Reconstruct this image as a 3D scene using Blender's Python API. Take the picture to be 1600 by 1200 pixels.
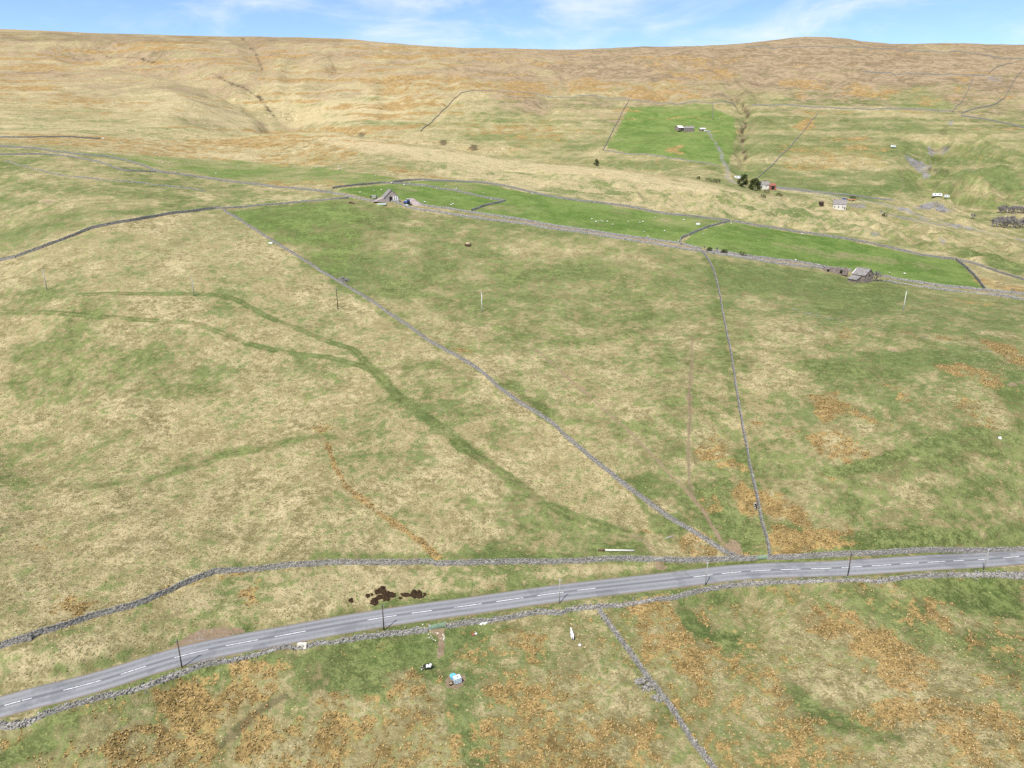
import bpy, bmesh, math, random
import numpy as np
from mathutils import Vector, Matrix

for o in list(bpy.data.objects):
    bpy.data.objects.remove(o, do_unlink=True)
scn = bpy.context.scene
COL = scn.collection
random.seed(7)
RNG = np.random.default_rng(7)

# ------------------------------------------------------------------ camera
HC = 88.0                      # drone height above the road
FPX = 1109.0                   # focal length in pixels of the 1600 px wide photograph
PITCH = math.radians(18.5)
CP, SP = math.cos(PITCH), math.sin(PITCH)
cam_d = bpy.data.cameras.new('camera')
cam = bpy.data.objects.new('camera', cam_d)
COL.objects.link(cam)
cam.location = (0, 0, HC)
cam.rotation_euler = (math.pi / 2 - PITCH, 0, 0)
cam_d.sensor_width = 36.0
cam_d.lens = 36.0 * FPX / 1600.0
cam_d.clip_start = 1.0
cam_d.clip_end = 20000.0
scn.camera = cam

# ------------------------------------------------------------------ light
TO_SUN = Vector((-0.36, -0.60, 1.12)).normalized()
SUN_EL = math.asin(TO_SUN.z)
SUN_ROT = math.atan2(TO_SUN.x, TO_SUN.y)
world = bpy.data.worlds.new('World')
scn.world = world
world.use_nodes = True
wn = world.node_tree
wn.nodes.clear()


def wnode(t, **kw):
    n = wn.nodes.new(t)
    for k, v in kw.items():
        setattr(n, k, v)
    return n


w_out = wnode('ShaderNodeOutputWorld')
w_bg = wnode('ShaderNodeBackground')
w_sky = wnode('ShaderNodeTexSky')
w_sky.sky_type = 'NISHITA'
w_sky.sun_disc = False
w_sky.sun_elevation = SUN_EL
w_sky.sun_rotation = SUN_ROT
w_sky.air_density = 0.75
w_sky.dust_density = 0.0
w_sky.ozone_density = 3.6
w_sky.altitude = 400
# thin broken cloud, laid over the whole dome
w_tc = wnode('ShaderNodeTexCoord')
w_map = wnode('ShaderNodeMapping')
w_map.inputs['Scale'].default_value = (1.0, 1.0, 3.4)
w_n1 = wnode('ShaderNodeTexNoise')
w_n1.inputs['Scale'].default_value = 5.2
w_n1.inputs['Detail'].default_value = 9.0
w_n1.inputs['Roughness'].default_value = 0.58
w_n1.inputs['Distortion'].default_value = 0.35
w_r = wnode('ShaderNodeMapRange')
w_r.interpolation_type = 'SMOOTHSTEP'
w_r.inputs['From Min'].default_value = 0.40
w_r.inputs['From Max'].default_value = 0.74
w_r.inputs['To Max'].default_value = 0.85
w_mix = wnode('ShaderNodeMix', data_type='RGBA')
w_mix.inputs['B'].default_value = (5.4, 5.7, 6.2, 1)
wn.links.new(w_tc.outputs['Generated'], w_map.inputs['Vector'])
wn.links.new(w_map.outputs['Vector'], w_n1.inputs['Vector'])
wn.links.new(w_n1.outputs['Fac'], w_r.inputs['Value'])
wn.links.new(w_r.outputs['Result'], w_mix.inputs['Factor'])
wn.links.new(w_sky.outputs['Color'], w_mix.inputs['A'])
wn.links.new(w_mix.outputs['Result'], w_bg.inputs['Color'])
w_bg.inputs['Strength'].default_value = 0.085
wn.links.new(w_bg.outputs['Background'], w_out.inputs['Surface'])

sun_d = bpy.data.lights.new('sun', 'SUN')
sun_d.energy = 3.0
sun_d.angle = math.radians(1.5)
sun_d.color = (1.0, 0.955, 0.88)
sun = bpy.data.objects.new('sun', sun_d)
COL.objects.link(sun)
sun.rotation_euler = TO_SUN.to_track_quat('Z', 'Y').to_euler()
sun.location = (0, 0, 400)

scn.view_settings.view_transform = 'Standard'
scn.view_settings.look = 'None'
scn.view_settings.gamma = 1.0
scn.view_settings.use_curve_mapping = False
scn.view_settings.exposure = 1.12
scn.render.engine = 'CYCLES'
scn.cycles.max_bounces = 4
scn.cycles.diffuse_bounces = 2
scn.cycles.sample_clamp_indirect = 2.0
scn.cycles.sample_clamp_direct = 6.0
scn.cycles.use_denoising = False

# ------------------------------------------------------------------ noise in numpy


def _hash(ix, iy, seed):
    n = (ix.astype(np.int64) * 374761393 + iy.astype(np.int64) * 668265263 + seed * 1442695041) & 0x7fffffff
    n = ((n ^ (n >> 13)) * 1274126177) & 0x7fffffff
    n = (n ^ (n >> 16)) & 0xffff
    return n / 65535.0


def vnoise(x, y, seed=0):
    ix, iy = np.floor(x), np.floor(y)
    fx, fy = x - ix, y - iy
    fx = fx * fx * fx * (fx * (fx * 6 - 15) + 10)
    fy = fy * fy * fy * (fy * (fy * 6 - 15) + 10)
    a = _hash(ix, iy, seed)
    b = _hash(ix + 1, iy, seed)
    c = _hash(ix, iy + 1, seed)
    d = _hash(ix + 1, iy + 1, seed)
    return (a + (b - a) * fx) * (1 - fy) + (c + (d - c) * fx) * fy - 0.5


def fbm(x, y, octaves=4, seed=0, rough=0.5):
    s, amp, tot = 0.0, 1.0, 0.0
    c, sn = math.cos(0.6), math.sin(0.6)
    for k in range(octaves):
        s = s + amp * vnoise(x, y, seed + 17 * k)
        tot += amp
        x, y = (x * c - y * sn) * 2.03 + 5.1, (x * sn + y * c) * 2.03 - 3.7
        amp *= rough
    return s / tot


def sstep(a, b, x):
    t = np.clip((x - a) / (b - a), 0, 1)
    return t * t * (3 - 2 * t)


# ------------------------------------------------------------------ terrain shape
def ray_ae(px, py):
    """bearing x/y and elevation (z-HC)/y of a photograph pixel"""
    u = (np.asarray(px, float) - 800.0) / FPX
    v = (600.0 - np.asarray(py, float)) / FPX
    yd = CP + v * SP
    return u / yd, (-SP + v * CP) / yd


S = 0.88
CTRL = []          # (a, y, e)


def cp(px, py, dist):
    a, e = ray_ae(px, py)
    CTRL.append((float(a), dist * S, float(e)))


def cw(a, dist, z):
    CTRL.append((a, dist * S, (z * S - HC) / (dist * S)))


# foreground falls gently towards the camera, road level at about 0
for a in (-1.15, -0.6, 0.0, 0.6, 1.15):
    cw(a, 25, -9)
    cw(a, 60, -7)
    cw(a, 92, -4.2)
for px, py in ((0, 1106), (280, 1028), (600, 968), (875, 927), (1187, 895), (1600, 876)):
    a, e = ray_ae(px, py)
    CTRL.append((float(a), float(-HC / e), float(e)))
# roadside wall, a little above the road
for px, py, z in ((0, 1010, 4), (240, 934, 4), (544, 880, 3.5), (875, 878, 1.6), (1200, 874, 1.5), (1600, 861, 1.2)):
    a, e = ray_ae(px, py)
    CTRL.append((float(a), float((z - HC) / e), float(e)))
# pole line
for px, py in ((72, 453), (303, 462), (526, 482), (753, 487), (1080, 489), (1411, 486), (1600, 492)):
    cp(px, py, 312)
cp(-150, 455, 312); cp(1750, 500, 312)
# half way between road and poles
for px, py, d in ((0, 700, 212), (300, 680, 214), (700, 660, 212), (1060, 650, 214), (1400, 640, 214), (1600, 640, 214)):
    cp(px, py, d)
cp(-150, 420, 350); cp(0, 405, 358); cp(345, 326, 450); cp(170, 352, 392); cp(620, 318, 470); cp(545, 309, 470)
cp(1348, 440, 372); cp(1600, 466, 348); cp(1098, 392, 402); cp(820, 348, 440); cp(950, 366, 424)
cp(1500, 405, 440); cp(1537, 452, 366); cp(1140, 346, 485); cp(850, 304, 530); cp(650, 283, 560); cp(1600, 434, 402)
cp(1750, 470, 345); cp(1750, 430, 420)
# spur skyline and the ground behind it
for px, py, d in ((500, 204, 900), (600, 220, 840), (702, 233, 790), (804, 247, 750), (922, 258, 710), (1000, 268, 680), (1075, 283, 650), (1150, 297, 622)):
    cp(px, py, d)
for px, py, d in ((600, 232, 960), (702, 247, 900), (804, 262, 860), (922, 274, 800), (1000, 284, 770)):
    cp(px, py, d)
for px, py, d in ((560, 207, 1060), (660, 214, 1010), (800, 230, 960), (922, 246, 900), (1000, 254, 840), (1075, 268, 780)):
    cp(px, py, d)
cp(600, 262, 620); cp(800, 275, 620); cp(1000, 300, 570); cp(1200, 318, 585)
cp(1312, 326, 595); cp(1195, 298, 680); cp(1250, 300, 690); cp(1380, 320, 650); cp(1500, 355, 610); cp(1600, 378, 580)
cp(1750, 395, 560); cp(1380, 300, 730); cp(1500, 320, 700); cp(1600, 340, 660); cp(1350, 350, 530); cp(1500, 382, 500)
# far hillside
for px, py, d in ((1075, 205, 1050), (1140, 280, 730), (1280, 230, 930), (1430, 260, 830), (1480, 225, 940), (1600, 260, 830), (1750, 270, 820),
                  (660, 180, 1170), (800, 190, 1120), (950, 200, 1080), (700, 150, 1310), (983, 157, 1270), (1150, 167, 1220), (1375, 171, 1180), (1550, 160, 1200), (1750, 165, 1190),
                  (640, 110, 1600), (900, 115, 1570), (1150, 115, 1540), (1412, 116, 1480), (1600, 105, 1500), (1750, 110, 1480),
                  (800, 76, 2020), (1000, 73, 2000), (1160, 68, 2020), (1280, 57, 2060), (1360, 66, 2020), (1480, 67, 1950), (1600, 70, 1880), (1750, 76, 1850),
                  (680, 72, 2020), (600, 66, 2060), (540, 60, 2100), (400, 57, 2200), (250, 57, 2260), (100, 53, 2300), (0, 50, 2320), (-150, 48, 2350)):
    cp(px, py, d)
# left moor
for px, py, d in ((-150, 232, 590), (0, 230, 610), (200, 250, 600), (280, 272, 560), (420, 290, 530), (300, 240, 720), (450, 255, 690), (100, 215, 720), (-150, 210, 740),
                  (100, 180, 980), (300, 190, 990), (400, 205, 960), (0, 130, 1350), (200, 140, 1310), (350, 140, 1290), (-150, 125, 1350), (420, 178, 1140),
                  (60, 90, 1750), (200, 95, 1700), (320, 116, 1480), (480, 120, 1560), (500, 165, 1280), (450, 190, 1150), (-150, 80, 1800), (400, 85, 1850)):
    cp(px, py, d)
# behind the skyline
for a in (-1.15, -0.75, -0.35, 0.0, 0.35, 0.75, 1.15):
    cw(a, 2900, 250 + 0 * a)
    cw(a, 5200, 120)
C = np.array(CTRL)
LOFF = 40.0


def feat(a, y):
    return np.stack([np.asarray(a) * 1.7, np.log(np.asarray(y) + LOFF) * 1.15], -1)


def tps_phi(r2):
    return np.where(r2 > 1e-12, 0.5 * r2 * np.log(np.maximum(r2, 1e-12)), 0.0)


FC = feat(C[:, 0], C[:, 1])
n_c = len(C)
K = tps_phi(((FC[:, None] - FC[None]) ** 2).sum(-1)) + 1e-5 * np.eye(n_c)
P = np.concatenate([np.ones((n_c, 1)), FC], 1)
AM = np.block([[K, P], [P.T, np.zeros((3, 3))]])
SOL = np.linalg.solve(AM, np.concatenate([C[:, 2], np.zeros(3)]))


def tps(a, y):
    f = feat(a, y)
    r = np.concatenate([np.ones(f.shape[:-1] + (1,)), f], -1) @ SOL[n_c:]
    for k in range(n_c):
        r = r + SOL[k] * tps_phi(((f - FC[k]) ** 2).sum(-1))
    return r


def rows_between(a, b, n):
    return np.linspace(a, b, n, endpoint=False)


YR = np.concatenate([rows_between(22, 68, 30), rows_between(68, 215, 370), np.exp(rows_between(math.log(215), math.log(520), 300)),
                     np.exp(rows_between(math.log(520), math.log(2150), 300)), np.exp(np.linspace(math.log(2150), math.log(4600), 26))])
AC = np.linspace(-1.16, 1.16, 800)
NR, NC = len(YR), len(AC)
# evaluate the spline on a coarser grid, then refine
sub = np.unique(np.concatenate([np.arange(0, NR, 6), [NR - 1]]))
ac_s = np.linspace(-1.16, 1.16, 161)
Ecoarse = tps(*np.meshgrid(ac_s, YR[sub]))
tmp = np.stack([np.interp(AC, ac_s, Ecoarse[i]) for i in range(len(sub))])
E = np.stack([np.interp(np.arange(NR), sub, tmp[:, j]) for j in range(NC)], 1)
GX = YR[:, None] * AC[None]
GY = np.repeat(YR[:, None], NC, 1)
Z = HC + E * GY


def unproject(px, py):
    """first point of the terrain seen along a photograph pixel"""
    a, e = ray_ae(px, py)
    a = float(np.clip(a, AC[0] + 1e-4, AC[-1] - 1e-4))
    j = (a - AC[0]) / (AC[1] - AC[0])
    j0 = int(j)
    col = EF[:, j0] * (1 - (j - j0)) + EF[:, j0 + 1] * (j - j0)
    hit = np.nonzero(col[10:] >= e)[0]
    if len(hit) == 0:
        i = int(np.argmax(col[20:])) + 20
        y = YR[i]
    else:
        i = hit[0] + 10
        d = col[i] - col[i - 1]
        t = (e - col[i - 1]) / d if d > 1e-9 else 0.0
        y = YR[i - 1] + (YR[i] - YR[i - 1]) * min(max(t, 0), 1)
    return a * y, y


EF = E


def height(x, y):
    x = np.asarray(x, float); y = np.asarray(y, float)
    yy = np.clip(y, YR[0], YR[-1] - 1e-3)
    aa = np.clip(x / yy, AC[0], AC[-1] - 1e-5)
    i = np.interp(yy, YR, np.arange(NR))
    i0 = np.minimum(i.astype(int), NR - 2)
    fi = i - i0
    j = (aa - AC[0]) / (AC[1] - AC[0])
    j0 = np.minimum(j.astype(int), NC - 2)
    fj = j - j0
    return ((Z[i0, j0] * (1 - fj) + Z[i0, j0 + 1] * fj) * (1 - fi) + (Z[i0 + 1, j0] * (1 - fj) + Z[i0 + 1, j0 + 1] * fj) * fi)


def zz(ox, oy, s, pts):
    return [(ox + x / s, oy + y / s) for x, y in pts]


def z7(*p): return zz(0, 760, 2.6667, p)
def z8(*p): return zz(500, 760, 2.6667, p)
def z9(*p): return zz(1000, 760, 2.6667, p)
def z4(*p): return zz(0, 380, 2.963, p)
def z5(*p): return zz(500, 380, 2.963, p)
def z6(*p): return zz(1060, 380, 2.963, p)
def zA(*p): return zz(0, 0, 2.963, p)
def zB(*p): return zz(500, 0, 2.963, p)
def zC(*p): return zz(1000, 0, 2.6667, p)
def zD(*p): return zz(1360, 180, 6.667, p)


def W(pts):
    return np.array([unproject(px, py) for px, py in pts])


def near_box(poly, pad):
    x0, y0 = poly.min(0) - pad
    x1, y1 = poly.max(0) + pad
    i0, i1 = np.searchsorted(YR, [y0, y1])
    if i1 <= i0:
        return None
    ys = [max(y0, YR[0]), min(max(y1, YR[0]), YR[-1])]
    amin = min(x0 / ys[0], x0 / ys[1]); amax = max(x1 / ys[0], x1 / ys[1])
    j0, j1 = np.searchsorted(AC, [amin, amax])
    if j1 <= j0:
        return None
    return slice(i0, i1), slice(j0, j1)


def seg_dist(X, Y, poly, closed):
    d2 = np.full(X.shape, 1e18)
    tt = np.zeros(X.shape)
    n = len(poly)
    m = n if closed else n - 1
    for k in range(m):
        p, q = poly[k], poly[(k + 1) % n]
        v = q - p
        L2 = max((v ** 2).sum(), 1e-9)
        t = np.clip(((X - p[0]) * v[0] + (Y - p[1]) * v[1]) / L2, 0, 1)
        dd = (X - p[0] - t * v[0]) ** 2 + (Y - p[1] - t * v[1]) ** 2
        b = dd < d2
        d2 = np.where(b, dd, d2)
        tt = np.where(b, k + t, tt)
    return np.sqrt(d2), tt


def inside(X, Y, poly):
    r = np.zeros(X.shape, bool)
    n = len(poly)
    for k in range(n):
        x0, y0 = poly[k]; x1, y1 = poly[(k + 1) % n]
        if y0 == y1:
            continue
        c = ((Y < y0) != (Y < y1)) & (X < (x1 - x0) * (Y - y0) / (y1 - y0) + x0)
        r ^= c
    return r


def poly_mask(pts, soft, world=False):
    """returns slice, weight; soft in photo pixels"""
    p = np.array(pts, float) if world else W(pts)
    sm = soft * p[:, 1].mean() / FPX * 1.6
    sl = near_box(p, sm * 1.5)
    if sl is None:
        return None
    X, Y = GX[sl], GY[sl]
    wob = fbm(X / (sm * 2.2), Y / (sm * 2.2), 4, 91) * sm * 2.6
    d, _ = seg_dist(X, Y, p, True)
    sd = np.where(inside(X, Y, p), -d, d) + wob
    return sl, sstep(sm * 0.5, -sm * 0.5, sd)


def line_mask(pts, width, soft=0.5, world=False):
    """stroke, width in metres"""
    p = np.array(pts, float) if world else W(pts)
    sl = near_box(p, width * 2)
    if sl is None:
        return None
    X, Y = GX[sl], GY[sl]
    d, t = seg_dist(X, Y, p, False)
    d = d + fbm(X / (width * 2), Y / (width * 2), 2, 33) * width * 0.6
    return sl, sstep(width * 0.5 * (1 + soft), width * 0.5 * (1 - soft), d), t


# ---- carve and heap the land ------------------------------------------------
def smooth_path(p, step):
    p = np.asarray(p, float)
    # Catmull-Rom then even resampling
    q = np.vstack([2 * p[0] - p[1], p, 2 * p[-1] - p[-2]])
    out = []
    for k in range(1, len(q) - 2):
        t = np.linspace(0, 1, 12, endpoint=False)[:, None]
        a, b, c, d = q[k - 1], q[k], q[k + 1], q[k + 2]
        out.append(0.5 * ((2 * b) + (c - a) * t + (2 * a - 5 * b + 4 * c - d) * t ** 2 + (3 * b - a - 3 * c + d) * t ** 3))
    out = np.vstack(out + [q[-2][None]])
    s = np.concatenate([[0], np.cumsum(np.linalg.norm(np.diff(out, axis=0), axis=1))])
    n = max(2, int(s[-1] / step) + 1)
    u = np.linspace(0, s[-1], n)
    return np.stack([np.interp(u, s, out[:, 0]), np.interp(u, s, out[:, 1])], 1)


def offset_path(p, d):
    t = np.gradient(p, axis=0)
    t /= np.linalg.norm(t, axis=1)[:, None]
    return p + np.stack([-t[:, 1], t[:, 0]], 1) * np.reshape(d, (-1, 1))


road_up = [(0, 1090), (150, 1046), (262, 1013), (386, 986), (500, 966), (600, 953), (687, 940), (875, 915), (1000, 897), (1100, 889), (1187, 883), (1375, 872), (1600, 864)]
road_lo = [(0, 1122), (150, 1082), (285, 1045), (375, 1020), (500, 993), (600, 981), (687, 964), (875, 940), (1000, 922), (1100, 913), (1187, 906), (1375, 895), (1600, 887)]
RC = []
for (ax, ay), (bx, by) in zip(road_up, road_lo):
    RC.append(((ax + bx) / 2, (ay + by) / 2))
ROADC = W(RC)
d0 = ROADC[0] - ROADC[1]; d1 = ROADC[-1] - ROADC[-2]
ROADC = np.vstack([ROADC[0] + d0 * 3, ROADC[0] + d0, ROADC, ROADC[-1] + d1 * 0.7])
ROADC = smooth_path(ROADC, 2.0)
for _ in range(30):
    ROADC[1:-1] = 0.25 * ROADC[:-2] + 0.5 * ROADC[1:-1] + 0.25 * ROADC[2:]
ROAD_HW = 2.95
rz = height(ROADC[:, 0], ROADC[:, 1])
kern = np.ones(21) / 21
rz = np.convolve(np.pad(rz, 10, mode='edge'), kern, 'valid')
ROADZ = rz

# general relief
R = GY
far = sstep(520, 800, R)
rel = 0.10 * fbm(GX / 0.9, GY / 0.9, 2, 3) * sstep(330, 150, R) * 2.2
rel += 0.55 * fbm(GX / 9, GY / 9, 3, 5)
rel += 1.5 * fbm(GX / 38, GY / 38, 3, 6) * sstep(90, 200, R)
sky_fade = sstep(1900, 1500, R)
rel += far * (8 * fbm(GX / 130, GY / 130, 5, 8, 0.55) * (0.25 + 0.75 * sky_fade) + 3.2 * fbm(GX / 26, GY / 34, 4, 9, 0.6) * sky_fade)
hill = sstep(850, 1200, R) * sstep(-0.35, -0.1, GX / GY)
rel += far * hill * sky_fade * -4 * np.maximum(0, 0.07 - np.abs(fbm(GX / 150, GY / 420, 3, 12))) / 0.07
Z += rel


def add_mask(m, amt):
    if m is not None:
        Z[m[0]] += amt * m[1]


# hummocky old workings between the pasture wall and the valley road
for poly in ([(980, 300), (1100, 300), (1240, 312), (1380, 335), (1500, 365), (1600, 385), (1600, 425), (1480, 398), (1340, 370), (1200, 350), (1090, 333), (960, 314)],
             [(1440, 215), (1540, 210), (1600, 240), (1600, 330), (1470, 310), (1440, 270)]):
    m = poly_mask(poly, 12)
    X, Y = GX[m[0]], GY[m[0]]
    hum = np.abs(fbm(X / 26, Y / 26, 3, 41)) * 2
    Z[m[0]] += m[1] * (9.0 * (hum - 0.35) + 4.0 * fbm(X / 8, Y / 11, 3, 44))
m = poly_mask([(640, 258), (800, 262), (1000, 285), (1150, 305), (1090, 330), (960, 312), (820, 292), (690, 280)], 8)
Z[m[0]] += m[1] * 4.0 * (np.abs(fbm(GX[m[0]] / 34, GY[m[0]] / 18, 3, 47)) * 2 - 0.3)
# streams and gullies
GULLY = [
    ([(1150, 150), (1166, 172), (1168, 185), (1163, 200), (1160, 214), (1161, 228), (1166, 244), (1164, 262), (1172, 285)], 24, -5),
    ([(1150, 152), (1160, 164), (1169, 175), (1166, 186), (1165, 196), (1159, 207), (1161, 217), (1159, 228), (1165, 241), (1164, 254)], 9, -5),
    ([(1115, 100), (1140, 120), (1150, 150)], 22, -5),
    ([(150, 76), (200, 90), (260, 100), (330, 114), (385, 140), (418, 166), (428, 190), (440, 200)], 120, -28),
    ([(330, 114), (385, 140), (418, 166), (428, 190), (440, 200)], 30, -9),
    ([(470, 90), (455, 120), (440, 150), (430, 180)], 40, -9),
    ([(540, 100), (500, 130), (470, 165), (445, 192)], 44, -9),
    ([(1240, 80), (1200, 110), (1180, 140)], 24, -5),
    ([(900, 100), (880, 130), (860, 160), (850, 200)], 24, -4),
    ([(380, 60), (400, 85), (410, 110), (400, 135)], 40, -8),
    ([(660, 205), (690, 175), (716, 150)], 14, -3),
    ([(1478, 226), (1455, 236), (1438, 250), (1436, 262), (1446, 278), (1458, 296), (1468, 306)], 30, -10),
    ([(1500, 228), (1480, 232), (1462, 244)], 14, -6),
    ([(1490, 262), (1470, 268), (1452, 276)], 12, -5),
    ([(1500, 284), (1475, 290), (1458, 296)], 12, -4),
    ([(600, 120), (612, 150), (610, 180)], 30, -6),
    ([(1330, 116), (1300, 130), (1280, 160)], 18, -3),
]
for pts, wdt, dep in GULLY:
    mm = line_mask(pts, wdt, 0.9)
    Z[mm[0]] += mm[1] * dep * 0.9
# spoil heaps
for px, py, rx, hgt in ((1462, 322, 17, 9), (1484, 324, 10, 6), (1504, 352, 12, 6), (1525, 300, 34, 12), (1560, 275, 30, 10), (1415, 330, 14, 4), (1440, 385, 12, 3.5), (1486, 232, 12, 6),
                        (1340, 300, 18, 4), (1366, 302, 16, 3.5), (1300, 345, 16, 4), (1250, 332, 14, 3), (1385, 365, 16, 4), (1545, 395, 14, 4), (1570, 385, 12, 4)):
    x, y = unproject(px, py)
    rr = rx * S
    sl = near_box(np.array([[x, y]]), rr * 2)
    d = np.hypot(GX[sl] - x, (GY[sl] - y) * 0.8) + fbm(GX[sl] / 8, GY[sl] / 8, 2, 77) * rr * 0.4
    Z[sl] += hgt * np.clip(1 - d / rr, 0, 1) ** 1.2
# flatten for the road
p = ROADC
sl = near_box(p, 12)
d, t = seg_dist(GX[sl], GY[sl], p, False)
zt = np.interp(t, np.arange(len(p)), ROADZ) - 0.07
wgt = sstep(7.0, 3.6, d)
verge = 0.12 * sstep(3.0, 4.2, d)
Z[sl] = Z[sl] * (1 - wgt) + (zt + verge) * wgt
# level stances for the buildings
LEVEL = []


def level(px, py, r):
    x, y = unproject(px, py)
    sl = near_box(np.array([[x, y]]), r * 2.2)
    z = float(height(x, y))
    d = np.hypot(GX[sl] - x, GY[sl] - y)
    w = sstep(r * 2.0, r, d)
    Z[sl] = Z[sl] * (1 - w) + z * w


for a in ((1347, 440, 7), (606, 313, 9), (1075, 205, 13), (1312, 326, 8), (1195, 298, 9)):
    level(*a)
EF = (Z - HC) / GY

# ------------------------------------------------------------------ vegetation masks on the land
names = ['green', 'lush', 'rush', 'bare', 'grey', 'dark', 'moor', 'pale']
MK = {k: np.zeros((NR, NC), np.float32) for k in names}


def setm(ch, pts, val, soft=6):
    if ch == 'green' and soft > 3.5: soft *= 2.0
    if ch == 'rush' and soft > 2.5: soft *= 4.0
    m = poly_mask(pts, soft)
    if m is not None:
        s = MK[ch][m[0]]
        MK[ch][m[0]] = np.maximum(s, val * m[1]) if ch == 'rush' else s + (val - s) * m[1]


def strok(ch, pts, val, width, soft=0.6):
    m = line_mask(pts, width, soft)
    if m is not None:
        s = MK[ch][m[0]]
        MK[ch][m[0]] = s + (val - s) * m[1]


def spot(ch, px, py, rx, ry, val, soft=2):
    setm(ch, [(px + rx * math.cos(k * math.pi / 5), py + ry * math.sin(k * math.pi / 5)) for k in range(10)], val, soft)


MK['green'][:] = 0.40
# far moor: brown towards the skyline
el = EF
MK['moor'][:] = (0.62 * sstep(0.02, 0.10, EF) + 0.34) * sstep(600, 1000, R)
hl = sstep(-0.25, 0.35, GX / GY)
MK['green'][:] = np.where(R > 700, 0.36 + 0.17 * hl, MK['green'])
setm('green', [(-150, 1115), (0, 1009), (350, 890), (600, 878), (1145, 868), (780, 603), (346, 325), (0, 405), (-150, 430)], 0.27, 3)
setm('green', [(346, 325), (540, 309), (820, 348), (1098, 392), (1183, 778), (1202, 870), (1145, 868), (962, 744), (780, 603), (500, 422)], 0.56, 3)
setm('green', [(1098, 392), (1350, 430), (1600, 466), (1760, 480), (1760, 860), (1600, 857), (1202, 869), (1161, 670)], 0.58, 3)
setm('green', [(-150, 1160), (0, 1131), (277, 1051), (600, 994), (931, 949), (1118, 1204), (1200, 1400), (-250, 1400)], 0.58, 3)
setm('green', [(931, 949), (1244, 907), (1600, 897), (1800, 890), (1900, 1400), (1200, 1400), (1118, 1204)], 0.55, 3)
setm('green', [(-150, 430), (0, 405), (345, 325), (540, 309), (280, 272), (0, 229), (-150, 220)], 0.5, 4)
setm('rush', [(-150, 1170), (0, 1140), (277, 1062), (600, 1003), (931, 958), (1118, 1214), (1200, 1400), (-250, 1400)], 0.30, 2)
setm('rush', [(940, 960), (1244, 918), (1600, 908), (1800, 900), (1900, 1400), (1200, 1400), (1122, 1210)], 0.34, 2)
# verge
strok('green', [(0, 1085), (262, 1008), (600, 947), (875, 909), (1100, 884), (1600, 860)], 0.66, 2.2)
strok('green', [(0, 1126), (285, 1050), (600, 986), (875, 946), (1187, 910), (1600, 891)], 0.66, 2.6)
setm('green', [(1030, 878), (1200, 874), (1600, 861), (1600, 866), (1187, 885), (1040, 892)], 0.95, 2)
setm('pale', z7((700, 480), (870, 390), (990, 370), (1600, 345), (1600, 430), (1000, 500), (850, 570)), 0.5, 10)
setm('pale', z8((0, 340), (500, 340), (1380, 320), (1350, 350), (700, 420), (0, 480)), 0.45, 8)
# green swaths, left field
setm('green', z4((0, 560), (250, 470), (330, 380), (430, 360), (430, 480), (700, 460), (850, 430), (700, 560), (1080, 620), (900, 700), (600, 700), (300, 740), (100, 790), (0, 860)), 0.55, 14)
setm('green', z4((0, 230), (250, 225), (500, 240), (420, 340), (0, 330)), 0.6, 8)
setm('green', z4((0, 900), (300, 880), (280, 1000), (450, 1100), (150, 1150), (0, 1150)), 0.52, 12)
setm('green', z5((400, 560), (640, 560), (900, 680), (850, 860), (700, 830), (560, 850), (420, 690)), 0.58, 12)
setm('green', z5((100, 850), (250, 740), (330, 690), (330, 740), (150, 900), (500, 850), (480, 900)), 0.5, 8)
setm('green', z8((560, 60), (850, 30), (1250, 190), (1380, 290), (900, 295), (560, 290), (800, 200)), 0.62, 10)
setm('green', z8((1100, 250), (1340, 200), (1400, 300), (1300, 300), (1100, 295)), 0.95, 5)
setm('green', z8((1340, 90), (1500, 130), (1600, 200), (1450, 220), (1380, 180)), 0.9, 5)
strok('green', [(330, 888), (420, 878), (500, 873)], 0.5, 2.4, 0.9)
strok('green', z8((0, 290), (400, 295), (800, 292), (1350, 288)), 0.68, 2.6, 0.9)
strok('green', z8((700, 290), (1350, 286)), 0.9, 2.8, 0.9)
# mid field
setm('lush', [(352, 330), (540, 312), (575, 330), (560, 390), (540, 432), (500, 420)], 0.45, 8)
setm('green', [(352, 330), (545, 311), (640, 330), (600, 400), (545, 440)], 0.85, 8)
setm('green', z5((400, 80), (640, 60), (600, 260), (400, 250), (250, 140)), 0.72, 12)
setm('green', z5((840, 130), (1100, 120), (1350, 90), (1400, 130), (1100, 190), (900, 190)), 0.85, 10)
setm('green', z5((700, 250), (1000, 220), (1400, 260), (1600, 300), (1500, 420), (1000, 420), (850, 480), (700, 380)), 0.64, 14)
setm('green', z5((840, 650), (900, 650), (1080, 780), (1050, 810), (950, 740)), 1.0, 4)
setm('green', z5((1200, 920), (1400, 1080), (1600, 1040), (1600, 1185), (1520, 1185), (1380, 1080)), 0.95, 6)
setm('green', z5((1150, 480), (1400, 480), (1600, 520), (1600, 850), (1400, 800), (1150, 640)), 0.36, 14)
setm('green', z5((600, 520), (900, 520), (950, 580), (800, 600)), 0.25, 10)
setm('green', z9((60, 0), (300, 0), (430, 120), (500, 160), (520, 240), (380, 250), (250, 160)), 0.82, 8)
setm('green', z6((130, 60), (190, 250), (240, 560), (300, 900), (330, 1080), (260, 1000), (230, 700), (160, 300)), 0.85, 5)
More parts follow.
